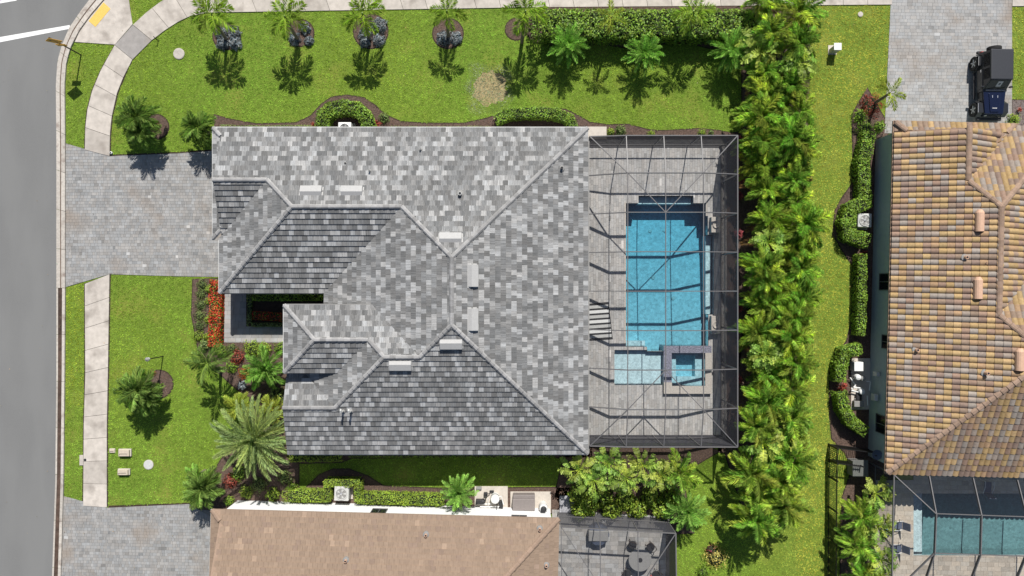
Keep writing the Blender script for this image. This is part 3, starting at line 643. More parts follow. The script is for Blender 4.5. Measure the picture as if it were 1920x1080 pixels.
eave_run(house, [(W2, S2 - g, zg), (XW, S2 - g, zg), (XW - g, S2 - 1, zg)], M['midgrey'], .06, .1); eave_run(house, [(W3, N3 + g, E3 - .04), (r4e[0] - 3.1, N3 + g, E3 - .04)], M['midgrey'], .06, .1)
eave_run(house, [(W3 - g, S3, E3 - .06), (W3 - g, N3 + .05, E3 - .06)], M['fascia'], .07, .1)
def window(parent, M4, w, h, nm='window'):
    """in local frame: x along wall, z up, y out of the wall"""
    mb = MB(); t = .05
    for x0, x1, z0, z1 in ((-w / 2, w / 2, 0, t), (-w / 2, w / 2, h - t, h), (-w / 2, -w / 2 + t, t, h - t), (w / 2 - t, w / 2, t, h - t), (-t / 2, t / 2, t, h - t)): mb.box(x0, x1, 0, .05, z0, z1)
    f = mb.build(nm, M['wframe'], parent); f.matrix_basis = M4
    b = MB(); b.box(-w / 2 + t, w / 2 - t, .008, .018, t, h - t); b.build('pane', M['glass'], f)
def wm(x, y, z, rz): return Matrix.Translation((x, y, z)) @ Matrix.Rotation(rz, 4, 'Z')
for x in (-14, -9.5, -5, 0): window(house, wm(x, YN - o_ + .002, 1.0, 0), 1.3, 1.3)
for y in (-6, -2, 3, 7): window(house, wm(XE - o_ + .002, y, .08, -PI / 2), 2.6, 2.3, 'sliding_door')
for x in (-10, -5, 1): window(house, wm(x, YS + o_ - .002, 1.0, PI), 1.1, 1.2)
window(house, wm(X1 + o_ - .002, 6.6, .05, PI / 2), 4.9, 2.3, 'garage_door')
def roofz(zf, x, y): return zf[0] + zf[1] * x + zf[2] * y
ZN = (E + p * YN, 0, -p); ZE = (E + p * XE, -p, 0); ZS = (E - p * YS, 0, p)
def on_plane(px, py, zf):
    """ray from the camera through a photo pixel, hit with a roof plane"""
    kx, ky = (px - 960) / PXM / CAMH, (540 - py) / PXM / CAMH; t = (CAMH - zf[0]) / (1 + zf[1] * kx + zf[2] * ky); return Vector((kx * t, ky * t, CAMH - t))
def basis(zf, pos):
    g = Vector((zf[1], zf[2], 0)); V = Vector((g.x, g.y, g.length ** 2)).normalized(); U = Vector((V.y, -V.x, 0)).normalized(); N = U.cross(V)
    if N.z < 0: U = -U; N = -N
    return Matrix(((U.x, V.x, N.x, pos.x), (U.y, V.y, N.y, pos.y), (U.z, V.z, N.z, pos.z), (0, 0, 0, 1)))
def off_vent(px, py, zf, label, m='vent', cat='roof vent'):
    mb = MB(); wv, lv = 1.3, .62      # wide low hood, open at the downslope end
    mb.add([(-wv / 2, -lv * .45, .05), (wv / 2, -lv * .45, .05), (wv / 2, -lv * .45, .24), (-wv / 2, -lv * .45, .24), (-wv / 2, lv * .5, .05), (wv / 2, lv * .5, .05), (wv / 2, lv * .2, .24), (-wv / 2, lv * .2, .24)],
           [(3, 2, 6, 7), (7, 6, 5, 4), (0, 3, 7, 4), (1, 5, 6, 2), (0, 1, 2, 3)])
    mb.box(-wv / 2 - .07, wv / 2 + .07, -lv * .5, lv * .56, .035, .055)
    o = mb.build('roof_vent', M[m], None, None, label, cat, 'off ridge vents on the grey roof', bevel=.012); o.matrix_basis = basis(zf, on_plane(px, py, zf))
VG = 'on the north grey roof slope'
off_vent(584, 359, ZN, 'left one of two hood vents above the long ridge ' + VG)
off_vent(660, 359, ZN, 'right one of two hood vents above the long ridge ' + VG)
off_vent(845, 447, ZN, 'grey hood vent in the tip where two ridges meet ' + VG)
off_vent(886, 517, ZE, 'white hood vent beside the main ridge on the pool side slope, upper one')
off_vent(886, 599, ZE, 'white hood vent beside the main ridge on the pool side slope, lower one')
off_vent(846, 644, ZS, 'white hood vent just below the peak on the south roof slope')
off_vent(751, 684, ZS, 'white hood vent left of the peak on the south roof slope')
def pipe_vent(px, py, zf, label, h=.3, r=.05, m='lightgrey', goose=False, **kw):
    q = on_plane(px, py, zf); t = thing('vent_pipe', label, 'vent pipe', q, group=kw.get('group'))
    mb = MB(); mb.lathe([(r * 2.4, -.05), (r * 2.2, .07), (r * 1.1, .1)], 12); mb.build('flashing', M['midgrey'], t)
    mb = MB()
    if goose: mb.tube([(0, 0, 0), (0, 0, h * .7), (0, .03, h * .95), (0, .12, h), (0, .2, h * .92)], r, 10)
    else: mb.lathe([(r, 0), (r, h), (r * .75, h), (r * .75, h - .03)], 12)
    mb.build('pipe', M[m], t, smooth=False)
    b = MB(); b.lathe([(r * .7, h - .035), (r * .7, h - .028)], 12); b.build('opening', M['dark'], t) if not goose else None
pipe_vent(694, 321, ZN, 'short grey plumbing pipe above the left vent pair on the north roof slope', .32)
pipe_vent(789, 281, ZN, 'short grey plumbing pipe nearest the top eave in the middle of the north roof slope', .3)
pipe_vent(648, 306, ZN, 'tiny dark pipe stub on the left half of the north roof slope', .14, .04, 'dark')
pipe_vent(863, 364, ZN, 'wide square looking grey pipe vent right of centre on the north roof slope', .36, .11)
pipe_vent(1053, 316, ZE, 'dark pipe vent near the hip at the top of the pool side slope', .3, .08, 'dark')
pipe_vent(644, 770, ZS, 'white gooseneck pipe, left of two on the south roof slope', .75, .06, 'lightgrey', True, group='gooseneck pipes on the south slope')
pipe_vent(659, 770, ZS, 'white gooseneck pipe, right of two on the south roof slope', .75, .06, 'lightgrey', True, group='gooseneck pipes on the south slope')

# ---- neighbour house, right (barrel tiles) -------------------------------------
ang2 = math.atan2(-.53, 22.04)  # clockwise turn
nh = thing('neighbour_house', 'neighbouring house with a yellow and rose barrel tiled roof and grey green walls', 'house', (23.94, 10.42, 0), ang2)
bpy.context.view_layer.update()
def barrelpal(r):
    c = r.choice([(.52, .36, .17), (.56, .40, .20), (.50, .33, .20), (.37, .25, .20), (.33, .24, .21), (.40, .34, .31), (.42, .38, .36), (.60, .42, .22), (.38, .28, .22)]); c = [lerp(q, w_, .12) for q, w_ in zip(c, (.44, .33, .235))]; k = r.uniform(.58, .76); return (c[0] * k, c[1] * k * .97, c[2] * k * .9)
R2 = Roof(nh, 'barrel', M['barrel'], barrelpal, .345, .43)
ga = 3.74; gh = E + p * ga; LB = 22.04
vB = -.1 - ga; aB = 5.35; hB = E + p * aB; bB = -.1 - aB; bC = -11.9; aC = 7.745; cC = -14.3; hC = E + p * aC
sk = .62
R2.plane((E, p, 0), (0, 0), [[(0, 0), (sk, -sk), (ga, -sk), (ga, vB), (0, vB)], [(0, vB), (ga, vB), (aB, bB), (0, bB)], [(0, bB), (aB, bB), (aB, bC), (0, bC)], [(0, bC), (aB, bC), (aC, cC), (0, -LB)]])
R2.plane((E, 0, -p), (0, 0), [[(0, 0), (2 * ga + .3, 0), (2 * ga - sk, -sk), (sk, -sk)]])
R2.plane((gh + p * ga, -p, 0), (2 * ga, -sk), [[(ga, -sk), (2 * ga - sk, -sk), (2 * ga - .3, -.35), (ga, vB)]])
R2.plane((E - .04, 0, -p), (ga, -.1), [[(2 * ga - .2, -.12), (ga, vB), (aB, bB), (aB + 5.3, -.12)]])
R2.plane((hB + p * aB, -p, 0), (2 * aB, -6), [[(aB, bB), (aB + 5.3, -.12), (aB + 5.3, bC + 5.3), (aB, bC)]])
R2.plane((hB + p * bC, 0, -p), (aB, bC + 5), [[(aB, bC), (aB + 5, bC + 5), (14, bC + 5), (14, cC), (aC, cC)]])
R2.plane((E + p * LB, 0, p), (0, -LB), [[(0, -LB), (14, -LB), (14, cC), (aC, cC)]])
# finish() works in world; Roof points here are local to nh, so build with identity
def finish_local(R, deckmat):
    mw = R.root.matrix_world.copy(); R.root.matrix_world = Matrix.Identity(4); bpy.context.view_layer.update(); R.finish(deckmat); R.root.matrix_world = mw; bpy.context.view_layer.update()
finish_local(R2, M['barrelcap'])
for a, b in [((.03, -.03, E), (sk, -sk, E + p * sk)), ((ga, -sk + .1, gh), (ga, vB, gh)), ((ga, vB, gh), (aB, bB, hB)), ((aB, bB, hB), (aB, bC, hB)), ((aB, bC, hB), (aC, cC, hC)), ((.05, -LB + .05, E), (aC, cC, hC)), ((aB + 3.4, bB + 3.4, hB - p * 3.4), (aB, bB, hB)), ((2 * ga, -.05, E), (2 * ga - sk, -sk, E + p * sk)), ((sk, -sk, E + p * sk), (ga, -sk, E + p * sk))]:
    if a == (sk, -sk, E + p * sk): continue
    R2.caps(a, b, M['barrelcap'], .19, .4, True, .09)
mb = MB(); mb.box(.4, 2 * ga + 6, -LB + .4, -.5, 0, E - .05); mb.build('wall', M['wallteal'], nh)
mb = MB(); mb.add([(sk, -sk - .05, E + .1), (2 * ga - sk, -sk - .05, E + .1), (ga, -sk - .05, gh - .1), (sk, -sk - .15, E + .1), (2 * ga - sk, -sk - .15, E + .1), (ga, -sk - .15, gh - .1)], [(0, 2, 1), (3, 4, 5), (0, 1, 4, 3), (1, 2, 5, 4), (2, 0, 3, 5)]); mb.build('gable_wall', M['barrelcap'], nh)
for yy, wd_ in ((528, 1.1), (641, .9), (798, 1.2)):
    Yw = (540 - yy) / PXM * .955; window(nh, wm(.4 - .002, Yw - 10.42, 1.0 if wd_ > 1 else 1.5, PI / 2), wd_, 1.35 if wd_ > 1 else .8)
eave_run(nh, [(-.05, -LB, E - .06), (-.05, .05, E - .06)], M['barrelcap'], .06, .1, 'fascia'); eave_run(nh, [(0, .05, E - .06), (7.7, .05, E - .06)], M['barrelcap'], .06, .1, 'fascia')
# vents on barrel roof
iv = nh.matrix_world.copy()
zw = lambda q: None
def plane_world(zf_local, Mw):
    n = Vector((-zf_local[1], -zf_local[2], 1)); n2 = Mw.to_3x3() @ n; P0 = Mw @ Vector((0, 0, zf_local[0])); gx, gy = -n2.x / n2.z, -n2.y / n2.z; return (P0.z - gx * P0.x - gy * P0.y, gx, gy)
ZW2 = plane_world((E, p, 0), iv)
for px, py, lab in ((1836, 415, 'terracotta hood vent, topmost of those near the ridge of the barrel tile roof'), (1833, 541, 'terracotta hood vent halfway down the ridge of the barrel tile roof'), (1911, 675, 'terracotta hood vent at the right picture edge on the barrel tile roof')):
    mb = MB(); n_ = 8; vs = []
    for y, f in ((-.62, 1), (.5, 1), (.7, .55)): vs += [(.26 * f * math.cos(PI * k / n_), y, .06 + .28 * f * math.sin(PI * k / n_)) for k in range(n_ + 1)]
    k = n_ + 1; mb.add(vs, [(i, i + 1, i + 1 + k, i + k) for i in range(n_)] + [(i + k, i + 1 + k, i + 1 + 2 * k, i + 2 * k) for i in range(n_)] + [tuple(range(k))[::-1], tuple(range(2 * k, 3 * k))])
    o = mb.build('roof_vent', M['terracotta'], None, None, lab, 'roof vent', 'terracotta vents on the barrel tile roof'); bs = basis(ZW2, on_plane(px, py, ZW2)); o.matrix_basis = bs @ Matrix.Rotation(PI / 2, 4, 'Z')
for px, py, lab, h in ((1808, 483, 'small dark mouthed pipe vent below the topmost terracotta hood', .3), (1847, 493, 'tiny brown pipe stub close to the ridge of the barrel roof', .16), (1716, 656, 'tan pipe vent alone on the middle left of the barrel roof', .32), (1845, 699, 'stout terracotta pipe vent above the long lower hip', .42), (1706, 826, 'reddish broken pipe stub near the lower left hip', .1), (1684, 856, 'tiny dark pipe stub at the lower left corner of the barrel roof', .1)):
    pipe_vent(px, py, ZW2, lab, h, .1 if h > .25 else .05, 'terracotta')

# ---- neighbour house, bottom (tan flat tiles) ----------------------------------
ang3 = math.atan2(-.56, 21.74)
bh = thing('tan_house', 'neighbouring white walled house with a flat tan tiled roof at the bottom', 'house', (-18.8, -13.86, 0), ang3); bpy.context.view_layer.update()
def tanpal(r):
    k = r.uniform(.93, 1.06) if r.random() > .03 else r.uniform(1.15, 1.3); c = (.268, .194, .14) if r.random() > .12 else (.25, .18, .135); return (c[0] * k, c[1] * k, c[2] * k)
R3 = Roof(bh, 'flat', M['tan'], tanpal, .30, .33)
D = 9.0; A3 = 21.75; g3 = .62
R3.plane((E, 0, -p), (0, 0), [[(0, 0), (A3, 0), (A3 - D, -D), (g3, -D), (g3, -g3)]])
R3.plane((E, p, 0), (0, -D), [[(0, 0), (g3, -g3), (g3, -D * 1.2), (0, -D * 1.2)]])
R3.plane((E + p * A3, -p, 0), (A3, -D), [[(A3, 0), (A3, -2 * D), (A3 - D, -D)]])
finish_local(R3, M['tancap'])
for a, b in [((0.03, -.03, E), (g3, -g3, E + p * g3)), ((A3, 0, E), (A3 - D, -D, E + p * D)), ((g3, -D, E + p * D), (A3 - D, -D, E + p * D))]: R3.caps(a, b, M['tancap'], .17, .4, True, .07)
mb = MB(); mb.box(.45, A3 - .42, -2 * D, -.34, 0, E - .05); mb.build('wall', M['wallwhite'], bh)
mb = MB(); mb.prism([(g3 + .03, -g3 - .05), (g3 + .03, -D), (g3 + .13, -D), (g3 + .13, -g3 - .05)], E, lambda x, y: E - p * y - .05); mb.build('gable_wall', M['tancap'], bh)
eave_run(bh, [(-.04, -2 * D, E - .06), (-.04, 0, E - .06)], M['lightgrey'], .06, .1)
for pxx, wd_ in ((708, 1.0), (974, 1.0)):
    window(bh, wm((pxx - 960) / PXM * .955 + 18.8, -.34 + .002, 1.1 if pxx < 800 else 1.7, 0), wd_, 1.3 if pxx < 800 else .8)
ZN3 = plane_world((E, 0, -p), bh.matrix_world.copy())
for px, py, lab in ((799, 1002, 'pinkish pipe vent in the middle of the tan roof'), (649, 1050, 'pinkish pipe vent lower left on the tan roof'), (1012, 991, 'pinkish pipe vent at the upper right corner of the tan roof'), (1024, 1059, 'dark mouthed pipe vent right of the hip on the tan roof')):
    pipe_vent(px, py, ZN3 if px < 1020 else plane_world((E + p * A3, -p, 0), bh.matrix_world.copy()), lab, .28, .09, 'tanpipe' if 0 else 'terracotta')

# ------------------------------------------------------------------ swimming pool
deck = struct_root('pool_deck')
def rect(x0, y0, x1, y1): return GL([(x0, y1), (x1, y1), (x1, y0), (x0, y0)])
DK = [rect(1085, 262, 1173, 656), rect(1173, 262, 1197, 381), rect(1197, 262, 1300, 367), rect(1300, 262, 1323, 381), rect(1323, 262, 1362, 405), rect(1327, 405, 1362, 440), rect(1338, 440, 1362, 590), rect(1328, 590, 1362, 648),
      rect(1173, 650, 1213, 656), rect(1085, 656, 1152, 722), rect(1085, 722, 1245, 830), rect(1245, 737, 1362, 830), rect(1332, 648, 1362, 737)]
mb = MB()
for d_ in DK: mb.prism(d_, -.05, .02)
mb.build('joint_sand', M['joint'], deck)
pavers(deck, DK, .17, (.3, .42, .5, .56), M['deck'], ang=PI / 2, pal=(.84, 1.14), z=.04, warm=.02)
swim = thing('swimming_pool', 'blue swimming pool with step notches and a pale sun shelf inside the screen cage', 'pool', P(1248, 520))
bpy.context.view_layer.update()
def loc(parent, o): o.matrix_parent_inverse = parent.matrix_world.inverted(); return o
POOL = [(1173, 381), (1197, 381), (1197, 367), (1300, 367), (1300, 381), (1323, 381), (1323, 405), (1327, 405), (1327, 440), (1338, 440), (1338, 590), (1328, 590), (1328, 648), (1245, 648), (1245, 658), (1213, 658), (1213, 650), (1173, 650)]
def shell(px, zb, zt, m, nm, parent, inward=True):
    poly = GL(px); n = len(poly); b = MB(); a = sum(poly[i][0] * poly[(i + 1) % n][1] - poly[(i + 1) % n][0] * poly[i][1] for i in range(n))
    if a < 0: poly = poly[::-1]
    vs = [(x, y, zb(x, y) if callable(zb) else zb) for x, y in poly] + [(x, y, zt) for x, y in poly]
    b.add(vs, [tuple(range(n))] + [(i + n, (i + 1) % n + n, (i + 1) % n, i) for i in range(n)]); return loc(parent, b.build(nm, m, parent))
shell(POOL, lambda x, y: -1.35 - .05 * (y - G(0, 520)[1]), .03, M['plaster'], 'basin', swim)
def flat(px, z, m, nm, parent):
    poly = GL(px); n = len(poly); a = sum(poly[i][0] * poly[(i + 1) % n][1] - poly[(i + 1) % n][0] * poly[i][1] for i in range(n))
    if a < 0: poly = poly[::-1]
    b = MB(); b.add([(x, y, z) for x, y in poly], [tuple(range(n))]); return loc(parent, b.build(nm, m, parent))
def inset(px, d=.12):
    n = len(px); a = sum(px[i][0] * px[(i + 1) % n][1] - px[(i + 1) % n][0] * px[i][1] for i in range(n)); sg = 1 if a > 0 else -1; out = []
    for i in range(n):
        p0, p1, p2 = Vector(px[i - 1]), Vector(px[i]), Vector(px[(i + 1) % n]); e1 = (p1 - p0).normalized(); e2 = (p2 - p1).normalized()
        out.append(tuple(p1 + sg * d * (Vector((-e1.y, e1.x)) + Vector((-e2.y, e2.x)))))
    return out
def water_body(px, z0, z1, m, nm, parent):
    b = MB(); b.prism(GL(inset(px)), z0, z1); return loc(parent, b.build(nm, m, parent))
water_body(POOL, -2.2, -.09, M['poolbody'], 'water', swim)
SHELF = [(1152, 656), (1213, 656), (1213, 659), (1245, 659), (1245, 722), (1152, 722)]
shell(SHELF, -.32, .03, M['plaster'], 'sun_shelf', swim); water_body(SHELF, -.31 - .3, -.075, M['poolbody'], 'shelf_water', swim)
def pbox(px, z0, z1, m, nm, parent, bevel=0):
    b = MB(); b.prism(GL(px), z0, z1); return loc(parent, b.build(nm, m, parent, bevel=bevel))
R4 = lambda x0, y0, x1, y1: [(x0, y0), (x1, y0), (x1, y1), (x0, y1)]
pbox(R4(1198, 368, 1299, 381), -1.3, -.45, M['plaster'], 'step', swim); pbox(R4(1326, 441, 1337, 589), -1.3, -.42, M['plaster'], 'bench', swim)
pbox(R4(1174, 640, 1212, 649.5), -1.3, -.5, M['plaster'], 'step', swim)
for nm_, q in (('coping', R4(1170.5, 379, 1173.5, 650)), ('coping', R4(1323.5, 379, 1326, 405))): pbox(q, .0, .052, M['coping'], nm_, swim)
for x, y in ((1227, 430), (1255, 429), (1232, 520), (1270, 560)):
    mb = MB(); mb.lathe([(.13, 0), (.11, .03), (.04, .035)], 14, (*G(x, y), -1.33 - .05 * (G(x, y)[1] - G(0, 520)[1]))); loc(swim, mb.build('floor_drain', M['white'], swim))
spa = thing('spa', 'raised square hot tub with purple glass tile edge at the pool corner', 'hot tub', P(1287, 690)); bpy.context.view_layer.update()
zt = .32
for q, m_ in ((R4(1243, 648, 1332, 661), 'glasstile'), (R4(1243, 661, 1258, 716), 'glasstile'), (R4(1243, 722.5, 1332, 737), 'coping'), (R4(1320, 661, 1332, 722.5), 'coping')): pbox(q, -1.2, zt if m_ == 'coping' else zt - .06, M[m_], 'spa_wall', spa)
pbox(R4(1243, 716, 1258, 722.5), -1.2, zt, M['coping'], 'spa_wall', spa)
shell(R4(1258, 661, 1320, 722.5), -.75, zt - .05, M['plaster'], 'spa_basin', spa)
for q in (R4(1258.2, 661.2, 1269, 722.3), R4(1269, 661.2, 1319.8, 667), R4(1305, 667, 1319.8, 722.3), R4(1269, 707, 1305, 722.3)): pbox(q, -.74, -.25, M['plaster'], 'seat', spa)
water_body(R4(1258, 661, 1320, 722.5), -.9, zt - .1, M['poolbody'], 'spa_water', spa)
for x, y in ((1276, 702), (1294, 680)):
    mb = MB(); mb.lathe([(.07, 0), (.05, .03)], 12, (*G(x, y), -.74)); loc(spa, mb.build('jet', M['white'], spa))
for y0, y1, lb in ((408, 437, 'low pale stone plinth at the upper right pool edge'), (592, 625, 'low pale stone plinth at the lower right pool edge')):
    mb = MB(); mb.prism(GL(R4(1330, y0, 1347, y1)), .03, .5); t = mb.build('stone_plinth', M['coping'], None, None, lb, 'plinth', bevel=.02)
    b = MB(); b.lathe([(.16, .5), (.24, .58), (.22, .585), (.1, .53)], 16, (*G(1339, (y0 + y1) / 2), 0)); b.build('bowl', M['coping'], t)
# striped flat patch by the house wall: white and grey bars over a dark sheet
ben = thing('striped_patch', 'black and white striped flat patch partly under the house eave', 'rug'); 
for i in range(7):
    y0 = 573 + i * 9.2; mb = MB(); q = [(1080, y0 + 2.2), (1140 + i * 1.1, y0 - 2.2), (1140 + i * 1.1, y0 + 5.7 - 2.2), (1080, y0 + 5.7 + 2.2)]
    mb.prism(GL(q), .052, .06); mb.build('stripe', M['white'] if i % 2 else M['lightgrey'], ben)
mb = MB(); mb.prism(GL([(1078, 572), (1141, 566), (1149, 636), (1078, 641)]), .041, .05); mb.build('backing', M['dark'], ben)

# ------------------------------------------------------------------ screen cages
def cage(root, nodes, ridge_w=.05, flat_=True, purl=.05):
    pass
cg = thing('pool_cage', 'large screened pool enclosure with bronze aluminium beams attached to the main house', 'pool cage', (9.4, 0, 0)); bpy.context.view_layer.update()
cx_ = [4.86, 7.08, 9.40, 11.716, 13.98]; cy_ = [9.45, 7.05, 4.635, 2.22, -.195, -2.61, -5.025, -7.45, -9.85]
hT, hE, hW = 4.12, 3.55, 3.08
def ch(i, j):
    if i == 0: return hW if 0 < j < 8 else 3.25
    if i == 4 or j in (0, 8): return hE
    return hT
nd = lambda i, j: Vector((cx_[i], cy_[j], ch(i, j)))
def beam(root, a, b, w, h, nm='beam', m='alu', dz=0):
    mb = MB(); a = Vector(a); b = Vector(b); a.z += dz; b.z += dz; mb.bar(a, b, w, h); return loc(root, mb.build(nm, M[m], root))
def panel(root, pts, nm='screen_panel'):
    mb = MB(); mb.add(pts, [tuple(range(len(pts)))]); return loc(root, mb.build(nm, M['screen'], root))
for j in range(1, 8): # main E-W beams, deep section
    for i in range(4): beam(cg, nd(i, j), nd(i + 1, j), .05, .19, dz=-.06)
for i in range(1, 4): # purlins
    for j in range(8): beam(cg, nd(i, j), nd(i, j + 1), .05, .06, 'purlin')
for a, b in (((0, 0), (1, 1)), ((4, 0), (3, 1)), ((0, 8), (1, 7)), ((4, 8), (3, 7))): beam(cg, nd(*a), nd(*b), .055, .1, 'hip_beam')
for a, b in (((1, 1), (2, 2)), ((3, 1), (2, 2)), ((1, 7), (2, 6)), ((3, 7), (2, 6))): beam(cg, nd(*a), nd(*b), .05, .05, 'brace', dz=-.02)
for j in range(8): beam(cg, nd(4, j), nd(4, j + 1), .06, .1, 'eave_rail')
for i in range(4): beam(cg, nd(i, 0), nd(i + 1, 0), .06, .1, 'eave_rail'); beam(cg, nd(i, 8), nd(i + 1, 8), .06, .1, 'eave_rail')
beam(cg, (4.80, YS + .1, 3.02), (4.80, YN - .6, 3.02), .1, .14, 'super_gutter', 'midgrey')
for i in range(4):
    for j in range(8):
        q = [nd(i, j), nd(i, j + 1), nd(i + 1, j + 1), nd(i + 1, j)]
        if (i, j) in ((0, 0), (3, 7)): panel(cg, [q[0], q[1], q[2]]); panel(cg, [q[0], q[2], q[3]])
        elif (i, j) in ((3, 0), (0, 7)): panel(cg, [q[0], q[1], q[3]]); panel(cg, [q[1], q[2], q[3]])
        else: panel(cg, q)
def gv(v, z=.05): return Vector((v.x, v.y, z))
for j in range(9): beam(cg, gv(nd(4, j)), nd(4, j) - Vector((0, 0, .04)), .055, .09, 'post')
for i in range(4):
    beam(cg, gv(nd(i, 0)), nd(i, 0) - Vector((0, 0, .04)), .055, .09, 'post'); beam(cg, gv(nd(i, 8)), nd(i, 8) - Vector((0, 0, .04)), .055, .09, 'post')
for a, b in [(nd(4, j), nd(4, j + 1)) for j in range(8)] + [(nd(i, 0), nd(i + 1, 0)) for i in range(4)] + [(nd(i, 8), nd(i + 1, 8)) for i in range(4)]:
    panel(cg, [gv(a), gv(b), b, a]); beam(cg, gv(a, .07), gv(b, .07), .06, .05, 'base_rail'); beam(cg, gv(a, .92), gv(b, .92), .05, .06, 'chair_rail')
# cage of the bottom neighbour
c2 = thing('small_cage', 'smaller screened patio enclosure behind the tan roofed house', 'pool cage', P(1160, 1020)); bpy.context.view_layer.update()
def Q(px, py, h): return P(px, py, h)
hl, ht2 = 2.95, 2.95
a0 = Q(1052, 988, 3.0); a1 = Q(1125, 992, 3.0); a2 = Q(1196, 996, 3.0); a3 = Q(1267, 1000, 3.0); sh = Vector((.02, -3.6, 0)); rows = [a0, a1, a2, a3]
for k in range(3):
    for i in range(3):
        A, B = rows[i] + sh * k, rows[i + 1] + sh * k; zk = .25 * k if k < 2 else .5
        A1, B1 = rows[i] + sh * (k + 1), rows[i + 1] + sh * (k + 1)
        for v, q in ((A, k), (B, k), (A1, k + 1), (B1, k + 1)): v.z = 3.0 + .12 * q
        panel(c2, [A, A1, B1, B]); beam(c2, A, B, .05, .12); beam(c2, A, A1, .05, .06, 'purlin')
        if i == 2: beam(c2, B, B1, .07, .1, 'eave_rail')
    v0 = rows[3] + sh * k; v1 = rows[3] + sh * (k + 1); v0.z = 3.0 + .12 * k; v1.z = 3.12 + .12 * k
    panel(c2, [gv(v0), gv(v1), v1, v0]); beam(c2, gv(v0), v0, .05, .07, 'post')
beam(c2, rows[3], rows[2] + sh + Vector((0, 0, .12)), .05, .06, 'brace'); beam(c2, rows[0] , rows[1] + sh + Vector((0, 0, .12)), .04, .05, 'brace')
for i in range(3):
    panel(c2, [gv(rows[i]), gv(rows[i + 1]), rows[i + 1], rows[i]]); beam(c2, gv(rows[i]), rows[i], .05, .07, 'post'); beam(c2, gv(rows[i], .9), gv(rows[i + 1], .9), .05, .05, 'chair_rail')
d2 = struct_root('patio_deck'); pavers(d2, [GL([(1035, 955), (1255, 968), (1255, 1200), (1035, 1200)])], .3, (.3, .45, .6), M['deck'], ang=-.02, pal=(.62, .9), z=.05)
mb = MB(); mb.prism(GL([(1035, 955), (1255, 968), (1255, 1200), (1035, 1200)]), .012, .03); mb.build('joint_sand', M['joint'], d2)
# cage of the right neighbour
c3 = thing('wide_cage', 'screened enclosure over the green pool below the barrel tile roof', 'pool cage', P(1800, 1000)); bpy.context.view_layer.update()
hi, ho = 4.0, 3.05
top = [Q(1755, 963, hi), Q(1840, 966, hi), Q(1925, 969, hi), Q(2010, 972, hi)]; bot = [Q(1752, 1037, hi), Q(1838, 1040, hi), Q(1923, 1043, hi), Q(2008, 1046, hi)]
eav = [Q(1742, 893, ho + .1), Q(1824, 896, ho + .1), Q(1907, 900, ho + .1), Q(1990, 903, ho + .1)]; nw = Q(1676, 890, ho + .1); sw = Q(1672, 1115, ho); low = [Q(1725, 1118, ho), Q(1808, 1121, ho), Q(1890, 1124, ho), Q(1970, 1127, ho)]
for i in range(4):
    beam(c3, eav[i], top[i], .06, .14); beam(c3, top[i], bot[i], .06, .18); beam(c3, bot[i], low[i], .06, .18)
    if i < 3:
        beam(c3, top[i], top[i + 1], .05, .06, 'purlin'); beam(c3, bot[i], bot[i + 1], .05, .06, 'purlin'); beam(c3, low[i], low[i + 1], .06, .1, 'eave_rail')
        panel(c3, [eav[i], top[i], top[i + 1], eav[i + 1]]); panel(c3, [top[i], bot[i], bot[i + 1], top[i + 1]]); panel(c3, [bot[i], low[i], low[i + 1], bot[i + 1]])
beam(c3, nw, top[0], .06, .12, 'hip_beam'); beam(c3, sw, bot[0], .06, .12, 'hip_beam'); beam(c3, nw, sw, .07, .1, 'eave_rail'); beam(c3, sw, low[0], .06, .1, 'eave_rail')
panel(c3, [nw, top[0], eav[0]]); panel(c3, [nw, sw, bot[0], top[0]]); panel(c3, [sw, low[0], bot[0]]); panel(c3, [gv(nw), gv(sw), sw, nw])
for k in range(5): v = nw.lerp(sw, k / 4); beam(c3, gv(v), v, .05, .08, 'post')
beam(c3, gv(nw, .9), gv(sw, .9), .05, .05, 'chair_rail')
d3 = struct_root('beige_pool_deck'); DD = [GL([(1640, 900), (1712, 900), (1712, 1180), (1640, 1180)]), GL([(1712, 880), (1990, 880), (1990, 925), (1712, 925)]), GL([(1712, 1041), (1990, 1041), (1990, 1180), (1712, 1180)])]
mb = MB(); [mb.prism(q, .012, .03) for q in DD]; mb.build('joint_sand', M['joint'], d3); pavers(d3, DD, .3, (.3, .45, .6), M['beigedeck'], ang=-.02, pal=(.86, 1.1), z=.05)
pool2 = thing('green_pool', 'long turquoise green pool under the neighbour screen enclosure', 'pool', P(1800, 990)); bpy.context.view_layer.update()
shell(R4(1712, 925, 1990, 1041), -1.2, .04, M['plaster2'], 'basin', pool2); water_body(R4(1712, 925, 1990, 1041), -1.5, -.08, M['greenbody'], 'water', pool2)
pbox(R4(1712.5, 925.5, 1735, 1040.5), -1.15, -.4, M['plaster'], 'step', pool2)

